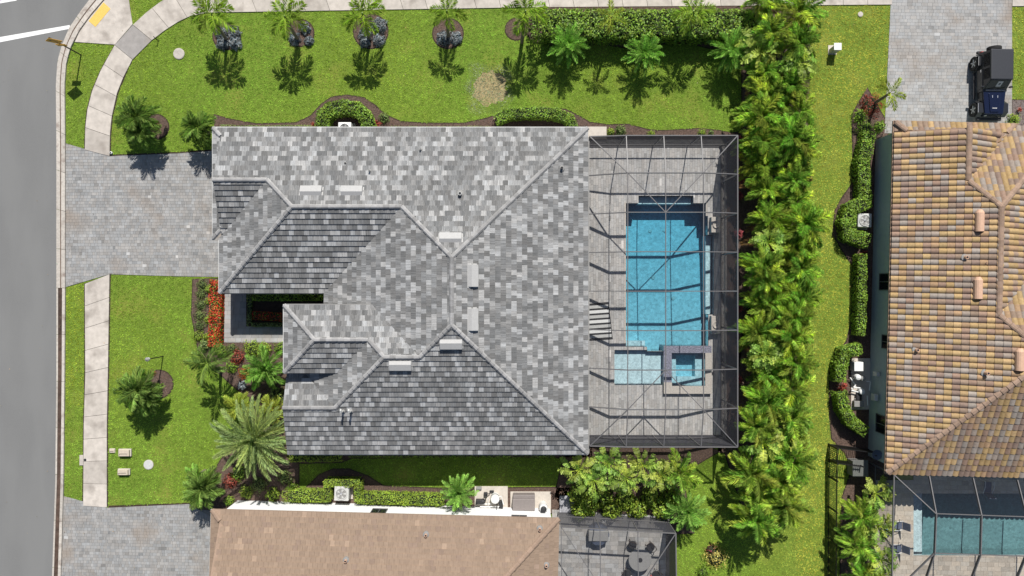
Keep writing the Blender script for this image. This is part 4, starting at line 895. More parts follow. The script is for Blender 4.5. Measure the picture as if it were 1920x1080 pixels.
# ------------------------------------------------------------------ plants
def frond_mesh(name, m, L=1.4, n=26, lw=.42, e0=45, e1=-35, ang=48, droop=.35, wid=.035, vee=.25, seed=0, rach=.016, tear=0, bend=0.0, vr=.3):
    """pinnate frond along +X; e0,e1 start/end elevation in degrees"""
    r = random.Random(seed); mb = MB(); pts = [Vector((0, 0, 0))]; N_ = 14; dirs = []
    for i in range(N_):
        t = (i + .5) / N_; e = math.radians(e0 + (e1 - e0) * t ** 1.1); az = bend * t; d = Vector((math.cos(e) * math.cos(az), math.cos(e) * math.sin(az), math.sin(e))); dirs.append(d); pts.append(pts[-1] + d * L / N_)
    mb.tube(pts, [rach * (1.3 - 1.1 * i / N_) for i in range(N_ + 1)], 4, (1.35, 1.25, 1.0), False)
    for i in range(n):
        t = .14 + .86 * (i + .5) / n; f = t * N_; k = min(int(f), N_ - 1); p_ = pts[k].lerp(pts[k + 1], f - k); d = dirs[k]; up = Vector((0, 0, 1)); s = d.cross(up).normalized(); u = s.cross(d).normalized()
        ll = L * lw * (math.sin(PI * min(1, .1 + .86 * t)) ** .7 + .1) * r.uniform(.85, 1.12)
        for sg in (-1, 1):
            a = math.radians(ang * (1 - .45 * t) + r.uniform(-9, 9)); dd = (s * sg * math.sin(a) + d * math.cos(a) + u * (vee + r.uniform(-vr, vr))).normalized()
            q = p_ + dd * ll * .5; dd2 = (dd + Vector((0, 0, -droop * 2))).normalized(); tip = q + dd2 * ll * .5
            wv = dd.cross(u).normalized() * wid * (.8 + .5 * r.random()); c = r.uniform(.6, 1.5); cc = (c * r.uniform(.9, 1.12), c, c * .95)
            mb.add([p_, q + wv, tip, q - wv], [(0, 1, 2), (0, 2, 3)], cc)
    return mb.mesh(name, m)
def paddle_mesh(name, m, L=1.5, W=.42, e0=60, e1=-30, seed=0, stem=.45):
    """banana-like blade, torn edges"""
    r = random.Random(seed); mb = MB(); N_ = 18; pts = [Vector((0, 0, 0))]; dirs = []; b = r.uniform(-.3, .3)
    for i in range(N_):
        t = (i + .5) / N_; e = math.radians(e0 + (e1 - e0) * t ** 1.3); d = Vector((math.cos(e) * math.cos(b * t), math.cos(e) * math.sin(b * t), math.sin(e))); dirs.append(d); pts.append(pts[-1] + d * L / N_)
    mb.tube(pts, [.022 * (1.3 - i / N_) for i in range(N_ + 1)], 4, (1.5, 1.35, 1.0), False)
    for i in range(int(N_ * stem), N_):
        t = (i / N_ - stem) / (1 - stem); t2 = ((i + 1) / N_ - stem) / (1 - stem); w1 = W * math.sin(PI * (.06 + .9 * t)) ** .6; w2 = W * math.sin(PI * min(.99, .06 + .9 * t2)) ** .6
        d = dirs[i]; s = d.cross(Vector((0, 0, 1))).normalized(); u = s.cross(d)
        for sg in (-1, 1):
            dz = r.uniform(-.1, .16); sh_ = d * r.uniform(.0, .1); c = r.uniform(.55, 1.05); gp = r.choice([0, 0, .25])
            a, b_ = pts[i], pts[i + 1].lerp(pts[i], gp); mb.add([a, b_, b_ + s * sg * w2 * .5 + u * (.05 + dz) + sh_, a + s * sg * w1 * .5 + u * (.05 + dz) + sh_], [(0, 1, 2, 3)], (c, c, c * .9))
    return mb.mesh(name, m)
FM = {}
def fset(key, fn, k=4, **kw):
    if key not in FM: FM[key] = [fn('frond', seed=i * 7 + len(FM) * 3, **{a: (b[i % len(b)] if isinstance(b, tuple) else b) for a, b in kw.items()}) for i in range(k)]
    return FM[key]
def palm(px, py, h, label, style, nf, r=1.0, base=None, group=None, cat='palm tree', name='palm_tree', tr=.09, jit=.15, az0=None, tilt=0):
    c = P(px, py, h); b = Vector((*G(*base), 0)) if base else Vector((c.x, c.y, 0))
    b = Vector((lerp(c.x, b.x, .55), lerp(c.y, b.y, .55), 0))
    t = thing(name, label, cat, b, 0, group); top = c - b; r = r * {'foxtail': 1.12, 'bushy': 1.2, 'silver': 1.12, 'dark': 1.1, 'yellow': 1.1}.get(style, 1)
    rr = random.Random(int(px * 3 + py))
    if h > .5:
        mb = MB(); n = 9; pts = [Vector((top.x * (k / n) ** 1.4, top.y * (k / n) ** 1.4, top.z * k / n)) for k in range(n + 1)]
        mb.tube(pts, [tr * (1.35 - .5 * k / n) * (1.06 if k % 2 else .97) for k in range(n + 1)], 9); mb.build('trunk', M['trunk'], t, smooth=False)
        if style in ('foxtail', 'areca1'):
            d = (pts[-1] - pts[-2]).normalized(); b2 = MB(); b2.tube([pts[-1] - d * .35, pts[-1], pts[-1] + d * .25], [tr * .95, tr * .9, tr * .4], 9); b2.build('crownshaft', M['shaft'], t)
    ms = STY[style](); a0 = az0 if az0 is not None else rr.uniform(0, 6.28); nv = len(ms)
    for k in range(nf):
        tier = k / nf; az = a0 + k * 2.399963 if nf > 9 else a0 + 2 * PI * k / nf + rr.uniform(-.18, .18)
        m_ = ms[min(nv - 1, int(tier * nv))] if nf > 9 else ms[k % nv]
        o = obj('frond', m_, t); s = r * rr.uniform(1 - jit, 1 + jit * .6); o.location = top + Vector((0, 0, rr.uniform(-.05, .08)))
        o.rotation_euler = (rr.uniform(-.25, .25), rr.uniform(-.12, .12) , az); o.scale = (s, s, s)
    return t
STY = {
 'foxtail': lambda: fset('foxtail', frond_mesh, 4, m=M['frond'], L=1.5, n=42, lw=.34, e0=(38, 28, 45, 20), e1=(-62, -50, -70, -45), ang=62, droop=.3, wid=.021, vr=.7, vee=.4, bend=(.2, -.2, .1, -.1)),
 'bushy': lambda: fset('bushy', frond_mesh, 4, m=M['frondlt'], L=1.35, n=34, lw=.22, e0=(20, 42, 60, 78), e1=(-45, -25, 0, 40), ang=50, droop=.25, wid=.014, vee=.3),
 'dark': lambda: fset('dark', frond_mesh, 4, m=M['fronddk'], L=1.4, n=28, lw=.34, e0=(18, 40, 55, 75), e1=(-60, -45, -30, 10), ang=48, droop=.35, wid=.019, vee=.2, bend=(.3, -.3, .2, -.2)),
 'silver': lambda: fset('silver', frond_mesh, 5, m=M['frondblue'], L=2.5, n=80, lw=.14, e0=(5, 20, 38, 55, 76), e1=(-45, -35, -25, -5, 40), ang=38, droop=.1, wid=.014, vee=.5, rach=.03),
 'green': lambda: fset('green', frond_mesh, 4, m=M['frondlt'], L=1.7, n=40, lw=.26, e0=(25, 40, 60, 78), e1=(-50, -35, -10, 30), ang=45, droop=.35, wid=.015, vee=.2, bend=(.3, -.3, .2, -.2)),
 'yellow': lambda: fset('yellow', frond_mesh, 3, m=M['frondyel'], L=1.25, n=30, lw=.28, e0=(30, 45, 60), e1=(-55, -60, -30), ang=50, droop=.25, wid=.018, vr=.6, vee=.4, bend=(.3, -.3, .2)),
 'screen': lambda: fset('screen', frond_mesh, 5, m=M['frondmix'], L=2.1, n=36, lw=.25, e0=(10, 32, 48, 62, 78), e1=(-62, -65, -50, -30, 20), ang=50, droop=.4, wid=.021, vee=.2, bend=(.4, -.4, .3, -.3, .1)),
 'paddle': lambda: fset('paddle', paddle_mesh, 5, m=M['frondmix'], L=(1.9, 1.7, 1.8, 1.5, 1.6), W=(.5, .45, .55, .5, .45), e0=(45, 55, 65, 72, 80), e1=(-65, -45, -40, -10, 30)),
}
G1 = 'feather palms in mulch rings along the top sidewalk'
palm(398, 28, 3.0, 'leftmost feather palm of the top row, over a round shrub bed', 'foxtail', 8, .92, (421, 88), G1, az0=.3)
palm(535, 33, 3.0, 'second feather palm from the left in the top row, arching drooping fronds', 'foxtail', 7, .95, (557, 82), G1, az0=.5)
palm(680, 28, 3.0, 'third feather palm from the left, over the largest round shrub bed', 'foxtail', 8, .92, (690, 85), G1, az0=.1)
palm(838, 24, 2.7, 'fourth feather palm from the left, smaller, beside the dry lawn patch', 'foxtail', 6, .8, (838, 85), G1, az0=.9)
palm(985, 24, 3.4, 'fifth feather palm from the left, at the start of the long top hedge', 'foxtail', 7, .95, (975, 95), G1, az0=.4)
palm(1145, 32, 3.3, 'feather palm with yellowed fronds rising out of the middle of the top hedge', 'yellow', 6, .85, (1142, 80), G1, az0=.55)
palm(1300, 24, 3.3, 'feather palm rising out of the right part of the top hedge', 'foxtail', 6, .88, (1295, 80), G1, az0=1.2)
G2 = 'round bushy palms below the top hedge'
palm(1065, 84, 1.3, 'bushy round palm left of three below the top hedge', 'bushy', 30, .92, None, G2)
palm(1206, 101, 1.3, 'bushy round palm in the middle of three below the top hedge', 'bushy', 30, .9, None, G2)
palm(1370, 95, 1.4, 'bushy round palm right of three, next to the dense palm screen', 'bushy', 30, .96, None, G2)
palm(1075 + 785 - 1000, 921, 1.5, 'bright bushy palm against the white wall beside the pump pad', 'bushy', 30, .85)
palm(1286, 955, 1.3, 'blue green bushy palm right of the small patio enclosure corner', 'bushy', 28, .95)
palm(258, 222, 1.7, 'dark green palm beside a mulch ring at the curved sidewalk corner', 'dark', 24, 1.0, (280, 248)); palm(268, 250, 1.5, 'second dark green stem of the palm group by the upper driveway edge', 'dark', 16, .8, (282, 252))
palm(374, 240, 1.5, 'green palm touching the top left corner of the grey roof', 'dark', 22, .85)
palm(262, 730, 1.8, 'dark green palm in the front lawn mulch ring near the lamp post', 'dark', 26, 1.0, (292, 728)); palm(275, 750, 1.4, 'lower dark stem of the front lawn palm group', 'dark', 14, .8, (292, 735))
palm(392, 680, 2.7, 'sparse dark palm casting a star shaped shadow below the red flower row', 'dark', 10, .95, (408, 708), az0=.2)
palm(478, 822, 2.6, 'huge silver green date palm with long straight fronds at the house corner', 'silver', 54, 1.0, tr=.2)
palm(500, 692, 1.1, 'bright green arching palm beside the entry porch', 'green', 24, .98)
palm(448, 765, 1.0, 'yellow green young palm left above the big silver palm', 'yellow', 14, .9)
palm(512, 768, 1.0, 'yellowish feathery palm between the silver palm and the porch', 'yellow', 16, .8)
palm(380, 915, 1.3, 'dark glossy palm at the corner of the lower driveway', 'dark', 26, .95); palm(372, 890, 1.0, 'yellowish tufted palm behind the lower driveway corner', 'green', 14, .55)
palm(1668, 175, 2.4, 'yellow feather palm leaning over the paved drive of the barrel roofed house', 'yellow', 6, .85, (1640, 196))
# the long palm screen ---------------------------------------------------------
marks = ['at the top sidewalk', 'level with the grey utility box', 'beside the right bushy palm', 'level with the rear of the dark off road car', 'opposite the top right lawn corner', 'level with the top edge of the pool cage', 'level with the upper cage corner brace', 'beside the pool steps', 'opposite the upper air conditioner hedge', 'beside the upper half of the pool',
         'beside the middle of the pool', 'opposite the first wall window of the neighbour', 'beside the lower half of the pool', 'level with the lower stone plinth', 'beside the hot tub', 'opposite the pool equipment of the neighbour', 'level with the sun shelf', 'level with the lower cage corner brace', 'at the bottom edge of the pool cage', 'beside the black fence corner', 'next to the fence shadow', 'above the lower end of the palm screen', 'at the very end of the palm screen']
ry = random.Random(4); n_s = len(marks); kk = 0
for i in range(n_s):
    y = 12 + i * 43.5
    for side_, xo in (('left', 1432), ('right', 1486)):
        drift = -18 * max(0, (y - 560)) / 400 + (8 if 380 < y < 620 else 0)
        px = xo + drift + ry.uniform(-12, 12); py = y + ry.uniform(-10, 10) + (20 if side_ == 'right' else 0); h = ry.uniform(1.9, 2.9)
        if py > 975 and side_ == 'right': continue
        t = palm(px, py, h, f'screen palm in the {side_} file, {marks[i]}', 'screen' if ry.random() < .84 else 'paddle', ry.choice((26, 32, 38)), ry.uniform(.66, 1.02), None, 'clumping palms of the long screen row', 'palm', 'clumping_palm', .05, .25)
        for q in range(ry.choice([0, 1, 2])):
            o = obj('frond', FM['screen'][0], t, label='dry tan dead palm frond'); o.location = (0, 0, h - .1); o.rotation_euler = (0, 0, ry.uniform(0, 6.28)); o.scale = (.8, .8, .8)
            o.material_slots[0].link = 'OBJECT'; o.material_slots[0].material = M['deadfrond']
for i, (px, py, st, lab) in enumerate([(1085, 880, 'paddle', 'broad leaved clump at the left end of the group below the pool cage'), (1112, 900, 'paddle', 'broad leaved clump hanging over the shaded lawn end'), (1140, 868, 'paddle', 'broad leaved clump against the lower cage rail'), (1172, 895, 'paddle', 'tallest broad leaved clump in the middle below the cage'), (1205, 872, 'paddle', 'broad leaved clump under the lower right purlin of the cage'), (1240, 890, 'paddle', 'broad leaved clump second from the right below the cage'), (1270, 885, 'screen', 'feathery clump at the right end beside the triangular shadow')]):
    palm(px, py, 2.0, lab, st, 22, .78, None, 'broad leaved clumps below the pool cage', 'shrub', 'broad_leaf_clump', .05, .25)
for i, (px, py, lab) in enumerate([(1640, 925, 'yellow green clump nearest the grey cabinet below the fence gate'), (1612, 965, 'yellow green clump beside the black fence, second from the top'), (1645, 985, 'yellow green clump next to the pool chairs'), (1608, 1022, 'yellow green clump beside the fence, near the bottom'), (1650, 1050, 'yellow green clump at the edge of the beige deck'), (1620, 1082, 'yellow green clump cut by the bottom picture edge')]):
    palm(px, py, 1.9, lab, 'screen' if i % 2 else 'paddle', 22, .72, None, 'clumps between the black fence and the beige deck', 'shrub', 'broad_leaf_clump', .05, .2)

def hedge(px, width, h, label, m='leaf', size=.11, dens=330, name='hedge', cat='hedge', group=None, core=True, lump=.08, asp=.55, lo=.55, hi=1.5, kind=None, mix=None):
    pts = [P(x, y, h).xy for x, y in px]; root = thing(name, label, cat, (*pts[0], 0), 0, group); org = np.array([pts[0].x, pts[0].y, 0])
    segs = [(a, b, (b - a).length) for a, b in zip(pts, pts[1:])]; tot = sum(s[2] for s in segs) + width; ncnt = int(tot * (width + 1.3 * h) * dens)
    ws = np.array([s[2] + .3 for s in segs]); idx = RNG.choice(len(segs), ncnt, p=ws / ws.sum()); A = np.array([[s[0].x, s[0].y] for s in segs])[idx]; B = np.array([[s[1].x, s[1].y] for s in segs])[idx]
    d = B - A; ln = np.linalg.norm(d, axis=1)[:, None]; d = d / ln; nn = np.stack([-d[:, 1], d[:, 0]], 1); s = RNG.uniform(-.5 * width, ln[:, 0] + .5 * width, ncnt)[:, None] if len(segs) == 1 else RNG.uniform(-.25 * width, ln[:, 0] + .25 * width, ncnt)[:, None]
    top = RNG.random(ncnt) < width / (width + 1.3 * h); t = np.where(top, RNG.uniform(-1, 1, ncnt), RNG.choice([-1, 1], ncnt) * RNG.uniform(.86, 1.03, ncnt))
    z = np.where(top, h * (1 - .13 * np.abs(t) ** 4), h * RNG.uniform(.05, .95, ncnt)); xy = A + d * s + nn * (t * width / 2)[:, None]
    z = z + lump * (np.sin(xy[:, 0] * 5.1) * np.sin(xy[:, 1] * 4.3 + 1) + RNG.normal(0, .5, ncnt)); pos = np.column_stack([xy, np.maximum(z, .03)]) - org
    nr = np.column_stack([nn * np.where(top, .2 * t, t)[:, None], np.where(top, 1., .25)]); V = leaf_arrays(pos, nr, size, asp, .45)
    cl = grey_tints(ncnt, lo, hi, .1) * (1 + .18 * np.sin(xy[:, 0] * 2.3 + xy[:, 1] * 3.1))[:, None]
    if core:
        mb = MB()
        for a, b, L_ in segs: mb.bar(Vector((a.x, a.y, h * .45)) - Vector(org), Vector((b.x, b.y, h * .45)) - Vector(org), width * .78, h * .84)
        mb.build('stems', M['core'], root)
    if mix:
        k = RNG.random(ncnt) < .3; kk_ = np.repeat(k, 4); np_mesh('leaves', V[kk_], 4, cl[k], M[mix], root, kind='stuff'); V = V[~kk_]; cl = cl[~k]
    np_mesh('foliage', V, 4, cl, M[m], root, kind='stuff'); return root
def shrub(px, py, r, h, label, m='leaf', size=.12, n=420, asp=.4, group=None, name='shrub', cat='shrub', spiky=False, lo=.55, hi=1.5, sq=1.0):
    """r in photo pixels"""
    c = P(px, py, h); rm = r / PXM; root = thing(name, label, cat, (c.x, c.y, 0), RNG.uniform(0, 3), group)
    if spiky: # rosette of strap leaves
        mb = MB(); rr = random.Random(int(px + py))
        for k in range(int(n / 8)):
            az = rr.uniform(0, 6.28); e = rr.uniform(.1, 1.4); L_ = rm * rr.uniform(.85, 1.15); d = Vector((math.cos(az) * math.cos(e), math.sin(az) * math.cos(e), math.sin(e))); s = Vector((-math.sin(az), math.cos(az), 0)) * size * .35
            b0 = Vector((0, 0, h * .5)); q = b0 + d * L_ * .6; tip = q + Vector((d.x, d.y, -.35)) * L_ * .5; c_ = rr.uniform(lo, hi); mb.add([b0 - s * .5, b0 + s * .5, q + s, tip, q - s], [(0, 1, 2, 4), (4, 2, 3)], (c_, c_, c_))
        mb.build('leaves', M[m], root); b = MB(); b.tube([(0, 0, 0), (0, 0, h * .5)], .04, 6); b.build('stem', M['bark'], root); return root
    u = RNG.normal(0, 1, (n, 3)); u /= np.linalg.norm(u, axis=1)[:, None]; u[:, 2] = np.abs(u[:, 2]); rad = RNG.uniform(.7, 1.03, n)[:, None] * (1 + .26 * np.sin(u[:, :1] * 6 + px) * np.cos(u[:, 1:2] * 5 + py))
    pos = u * rad * [rm, rm * sq, h]; pos[:, 2] = np.maximum(pos[:, 2], .04); V = leaf_arrays(pos, u, size, asp, .45); np_mesh('foliage', V, 4, grey_tints(n, lo, hi, .1), M[m], root, kind='stuff')
    mb = MB(); mb.lathe([(rm * .4, .0), (rm * .6, h * .25), (rm * .45, h * .5), (rm * .15, h * .62)], 10); mb.build('stems', M['core'], root); return root
hedge([(1022, 42), (1418, 42)], 1.85, 1.7, 'long tall clipped green hedge below the top sidewalk', size=.16, dens=210, lump=.16, lo=.3)
hedge([(602, 232), (606, 214), (620, 203), (645, 199), (668, 203), (682, 216), (690, 234)], .95, 1.1, 'horseshoe hedge around the air conditioner above the grey roof', size=.13, dens=260, lump=.1, lo=.4)
hedge([(932, 222), (955, 212), (1000, 209), (1045, 212), (1068, 222), (1074, 238)], .75, .95, 'curved low hedge against the top wall left of the pool cage', size=.1)
hedge([(540, 931), (608, 931)], .8, .8, 'yellow green clipped hedge piece left of the large air conditioner', 'lime', .09, 330, lo=.75, hi=1.25)
hedge([(612, 938), (612, 907), (670, 907), (670, 938)], .5, 1.0, 'square clipped hedge wrapping the large air conditioner', 'lime', .09, 330, lo=.75, hi=1.25)
hedge([(674, 935), (760, 937), (828, 939)], .75, .8, 'long yellow green clipped hedge along the white wall', 'lime', .09, 330, lo=.75, hi=1.25)
hedge([(545, 860), (635, 860)], .45, .55, 'low sunlit hedge strip under the lower left eave of the grey roof', 'lime', .09, 330, lo=.75, hi=1.25)
hedge([(1632, 252), (1622, 300), (1624, 368)], .85, 1.0, 'narrow hedge beside the upper wall of the barrel roofed house', size=.12, dens=260, lo=.4)
hedge([(1626, 378), (1598, 392), (1592, 415), (1596, 440), (1625, 450)], .95, 1.1, 'rounded hedge wrapping the neighbour air conditioner', size=.12, dens=280)
hedge([(1619, 480), (1618, 560), (1616, 625)], .6, 1.0, 'straight narrow hedge along the wall below the air conditioner', size=.12, dens=260, lo=.45)
hedge([(1612, 655), (1588, 662), (1580, 685), (1578, 712)], .75, 1.1, 'upper part of the hedge hiding the neighbour pool equipment', size=.13, dens=280)
hedge([(1580, 738), (1586, 770), (1600, 792), (1622, 808)], .75, 1.1, 'lower part of the hedge hiding the neighbour pool equipment', size=.13, dens=280)
hedge([(403, 530), (402, 590), (400, 645)], .8, .7, 'row of dense red flowers in front of the entry court wall', 'red', .11, 420, 'flower_row', 'flowers', lo=.45, hi=1.35, mix='leaf')
hedge([(530, 595), (480, 592)], .55, .45, 'shaded red flowers inside the entry court bed', 'red', .11, 300, 'flower_row', 'flowers', lo=.35, hi=1.0, mix='leaf')
hedge([(467, 555), (467, 608)], .3, .35, 'small green border plants at the left end of the entry court bed', 'olive', .09, 300)
hedge([(475, 609), (545, 609)], .25, .35, 'dark grassy border along the lower edge of the entry court bed', 'olive', .09, 300)
hedge([(480, 556), (600, 556)], .55, .9, 'shaded hedge inside the entry court under the upper eave', 'leaf', .12, 240)
for i, (x, y, lb) in enumerate([(376, 534, 'greyish low shrub nearest the driveway'), (374, 552, 'greyish low shrub, second below the driveway'), (373, 572, 'greyish low shrub, third from the driveway'), (371, 592, 'greyish low shrub, fourth from the driveway'), (371, 612, 'greyish low shrub, fifth from the driveway'), (368, 632, 'lighter low shrub, last')]):
    shrub(x, y, 12, .35, lb + ' in the strip beside the red row', 'olive' if i < 5 else 'lime', .08, 480, group='low shrubs left of the red flowers')
for x, y, lb in ((388, 543, 'bright lime tuft at the top left of the red flowers'), (388, 565, 'bright lime tuft beside the upper red flowers'), (386, 600, 'bright lime tuft beside the middle red flowers'), (384, 632, 'bright lime tuft beside the lowest red flowers')): shrub(x, y, 8, .4, lb, 'lime', .09, 260, group='lime tufts left of the red flowers')
bs = {(425, 68): 'the leftmost round bed', (563, 62): 'the second round bed', (695, 59): 'the large third round bed', (840, 63): 'the fourth round bed'}
for (cx, cy), nm in bs.items():
    for dx, dy, r_, q in {425: [(-13, -8, 11, 'upper left'), (9, -10, 11, 'upper right'), (12, 10, 11, 'lower right'), (-10, 11, 10, 'lower left')], 563: [(6, -12, 10, 'upper'), (-13, 8, 10, 'lower left'), (14, 12, 7, 'lower right')], 695: [(14, -14, 14, 'upper right'), (-12, 4, 12, 'left'), (14, 14, 10, 'lower right'), (-12, 18, 8, 'lower left')], 840: [(-9, 6, 11, 'left'), (14, 6, 11, 'right')]}[cx]:
        shrub(cx + dx, cy + dy, r_ * 1.2, .4, f'blue grey shrub, {q} one in {nm} under the palms', 'blue', .17, 620, .28, lo=.6, hi=1.7, group='blue grey shrubs in the round beds')
shrub(970, 57, 8, .3, 'small brown green shrub in the half hidden round bed left of the top hedge', 'olive', .08, 120)
for x, y, r_, m_, lb in ((290, 235, 9, 'croton', 'reddish brown low plant in the upper mulch ring'), (285, 700, 7, 'croton', 'reddish low plant at the top of the lawn mulch ring'), (425, 712, 0, '', '')):
    if r_: shrub(x, y, r_, .2, lb, m_, .08, 120)
for x, y, r_, m_, lb in ((588, 233, 8, 'croton', 'dark red plant left of the horseshoe hedge'), (705, 229, 10, 'croton', 'dark red plant right of the horseshoe hedge'), (718, 218, 11, 'olive', 'grey green spreading shrub right of the horseshoe hedge'), (1165, 242, 12, 'olive', 'grey shrub above the pool cage left part'), (1146, 246, 8, 'lime', 'small lime shrub beside the white slab near the cage'), (1222, 250, 8, 'lime', 'small lime plant above the middle of the cage'), (1318, 248, 9, 'lime', 'lime plant above the right part of the cage'), (1335, 248, 6, 'olive', 'tiny grey plant above the cage right corner'),
    (492, 656, 15, 'lime', 'lime shrub under the court wall, right of the first one'), (522, 655, 13, 'leaf', 'green shrub in the corner of court wall and porch'), (442, 892, 15, 'leaf', 'green shrub in the shade left below the silver palm'), (482, 912, 17, 'olive', 'olive shrub in the deep shade under the silver palm'), (530, 898, 15, 'olive', 'olive shrub right below the silver palm'), (545, 915, 10, 'leaf', 'small green shrub at the shaded lawn corner'), (430, 690, 12, 'leaf', 'green shrub left of the orange croton'),
    (440, 672, 16, 'croton', 'dark red croton bush below the entry court'), (457, 702, 15, 'orange', 'orange leaved croton below the dark red one'), (470, 655, 20, 'lime', 'lime leaved shrub below the court lower wall'), (452, 722, 11, 'blue', 'grey rosette plant below the orange croton'), (430, 655, 11, 'olive', 'olive shrub at the lower end of the red flower row'), (412, 662, 12, 'leaf', 'green shrub under the sparse dark palm'), (380, 648, 12, 'olive', 'grey green shrub left of the sparse dark palm'),
    (515, 742, 18, 'olive', 'olive shrub squeezed between the green palm and the porch'), (508, 770, 14, 'orange', 'tan dry fern beside the porch edge'), (458, 925, 14, 'lime', 'round yellow mottled shrub under the big silver palm'), (508, 930, 15, 'lime', 'round yellow mottled shrub beside the clipped hedge end'), (426, 942, 10, 'leaf', 'small round clipped shrub at the tan roof corner'), (428, 905, 14, 'croton', 'dark purple shrub between the two corner palms'),
    (1638, 195, 25, 'croton', 'dark red croton bush at the corner of the paved drive'), (1618, 215, 15, 'leaf', 'green yellow shrub left of the dark red croton bush'), (1628, 240, 18, 'leaf', 'dense green shrub at the corner of the barrel roofed house'), (1655, 235, 12, 'leaf', 'small green shrub tucked under the house corner'), (1622, 476, 9, 'croton', 'reddish shrub at the top of the straight narrow hedge'), (1583, 725, 11, 'croton', 'brownish gap shrub between the two equipment hedges'),
    (1345, 1050, 25, 'yelpink', 'round garden bush with pink and yellow leaves on the lower lawn'), (1322, 1078, 14, 'leaf', 'dark green low plant beside the pink and yellow bush'), (1908, 222, 12, 'lime', 'lime plant in the rock bed at the right edge'), (1915, 205, 6, 'croton', 'tiny reddish plant in the rock bed')):
    shrub(x, y, r_, .55 if r_ > 9 else .35, lb, m_, .11 if r_ > 9 else .08, int(40 + r_ * 28), .45, spiky=(m_ in ('croton', 'orange', 'blue') and r_ < 12))
shrub(1335, 1035, 12, .6, 'pink tipped upper half of the garden bush on the lower lawn', 'pink', .1, 120, .4)
for x, y, lb in ((1388, 290, 'pink cordyline at the upper right cage corner'), (1390, 335, 'second pink cordyline below the cage corner'), (1388, 365, 'third pink cordyline beside the cage wall'), (1388, 437, 'pink cordyline beside the upper stone plinth'), (1388, 578, 'pink cordyline beside the lower pool'), (1388, 712, 'pink cordyline beside the hot tub'), (1390, 262, 'green red cordyline at the very cage corner')):
    shrub(x, y, 10, .7, lb, 'pink', .22, 260, spiky=True, group='pink cordylines outside the cage wall')
gl = [(1085, 935), (1108, 952), (1132, 938), (1150, 960), (1175, 942), (1198, 960), (1222, 940), (1245, 962), (1090, 962), (1262, 940)]
gn = ['at the stone slab', 'behind the first one from the slab', 'under the left broad leaves', 'above the patio rail, left', 'in the middle of the lime thicket', 'above the patio rail, middle', 'under the right broad leaves', 'above the patio rail, right', 'at the patio enclosure corner', 'next to the blue green palm']
for (x, y), lb in zip(gl, gn): shrub(x, y, 20, 1.0, f'lime green broad leaved shrub {lb}', 'lime', .22, 520, .38, group='lime green shrubs above the small patio', lo=.35, hi=1.3)


hedge([(415, 238), (470, 240), (560, 239), (590, 240)], .35, .22, 'thin grey green ground cover strip along the upper left roof eave', 'olive', .08, 500, 'ground_cover', 'ground cover', core=False)
hedge([(735, 240), (800, 241), (915, 240)], .3, .22, 'sparse ground cover between the two upper eave hedges', 'olive', .08, 260, 'ground_cover', 'ground cover', core=False)
hedge([(655, 853), (850, 854), (1040, 854)], .35, .35, 'shaded low planting strip under the lower eave of the grey roof', 'leaf', .1, 220, 'ground_cover', 'ground cover', core=False)

# ------------------------------------------------------------------ small things
def simple(name, label, cat, parts, loc_=(0, 0, 0), rz=0, group=None):
    t = thing(name, label, cat, loc_, rz, group)
    for nm, m_, fn, bv in parts:
        mb = MB(); fn(mb); mb.build(nm, M[m_], t, bevel=bv)
    return t
def ac_unit(px, py, label, s=.9, h=.85, m_='lightgrey', rz=0, fan='midgrey'):
    c = P(px, py, h); t = thing('air_conditioner', label, 'air conditioner', (c.x, c.y, .03), rz, 'outdoor air conditioners')
    mb = MB(); mb.box(-s / 2 - .1, s / 2 + .1, -s / 2 - .1, s / 2 + .1, 0, .07); mb.build('pad', M['padconc'], t)
    mb = MB(); mb.box(-s / 2, s / 2, -s / 2, s / 2, .07, h - .05); mb.build('cabinet', M[m_], t, bevel=.04)
    for sx in (-1, 1):
        mb = MB()
        for k in range(9): mb.box(sx * s / 2 - .01, sx * s / 2 + .01, -s * .4, s * .4, .14 + k * .075, .17 + k * .075)
        mb.build('louvre', M['midgrey'], t)
    mb = MB(); mb.lathe([(s * .42, h - .05), (s * .42, h), (s * .37, h), (s * .37, h - .045)], 28); mb.build('fan_ring', M[m_], t)
    mb = MB(); mb.lathe([(s * .37, h - .045), (s * .368, h - .04)], 28); mb.build('fan_well', M[fan], t)
    for k in range(5):
        a = k * 2 * PI / 5; mb = MB(); mb.add([(.06 * math.cos(a), .06 * math.sin(a), h - .03), (s * .34 * math.cos(a - .22), s * .34 * math.sin(a - .22), h - .035), (s * .34 * math.cos(a + .3), s * .34 * math.sin(a + .3), h - .02)], [(0, 1, 2)]); mb.build('blade', M['lightgrey'] if fan == 'midgrey' else M['midgrey'], t)
    mb = MB(); mb.lathe([(s * .09, h - .03), (s * .09, h + .01), (s * .03, h + .02)], 14); mb.build('hub', M['chrome'] if fan == 'midgrey' else M['midgrey'], t)
    for r_ in (.15, .22, .29, .35):
        mb = MB(); n = 24; mb.tube([(s * r_ * math.cos(2 * PI * k / n), s * r_ * math.sin(2 * PI * k / n), h + .012) for k in range(n + 1)], .004, 4, cap=False); mb.build('grille_ring', M[m_], t)
    return t
ac_unit(646, 241, 'white air conditioner half hidden by the grey roof inside the horseshoe hedge', .85, .9, 'white', 0, 'dark')
ac_unit(640, 926, 'large grey air conditioner with silver fan inside the square clipped hedge', .95, .95, 'lightgrey', -.03)
ac_unit(1622, 413, 'grey air conditioner inside the rounded hedge of the barrel roofed house', .9, .9, 'lightgrey', -.02)
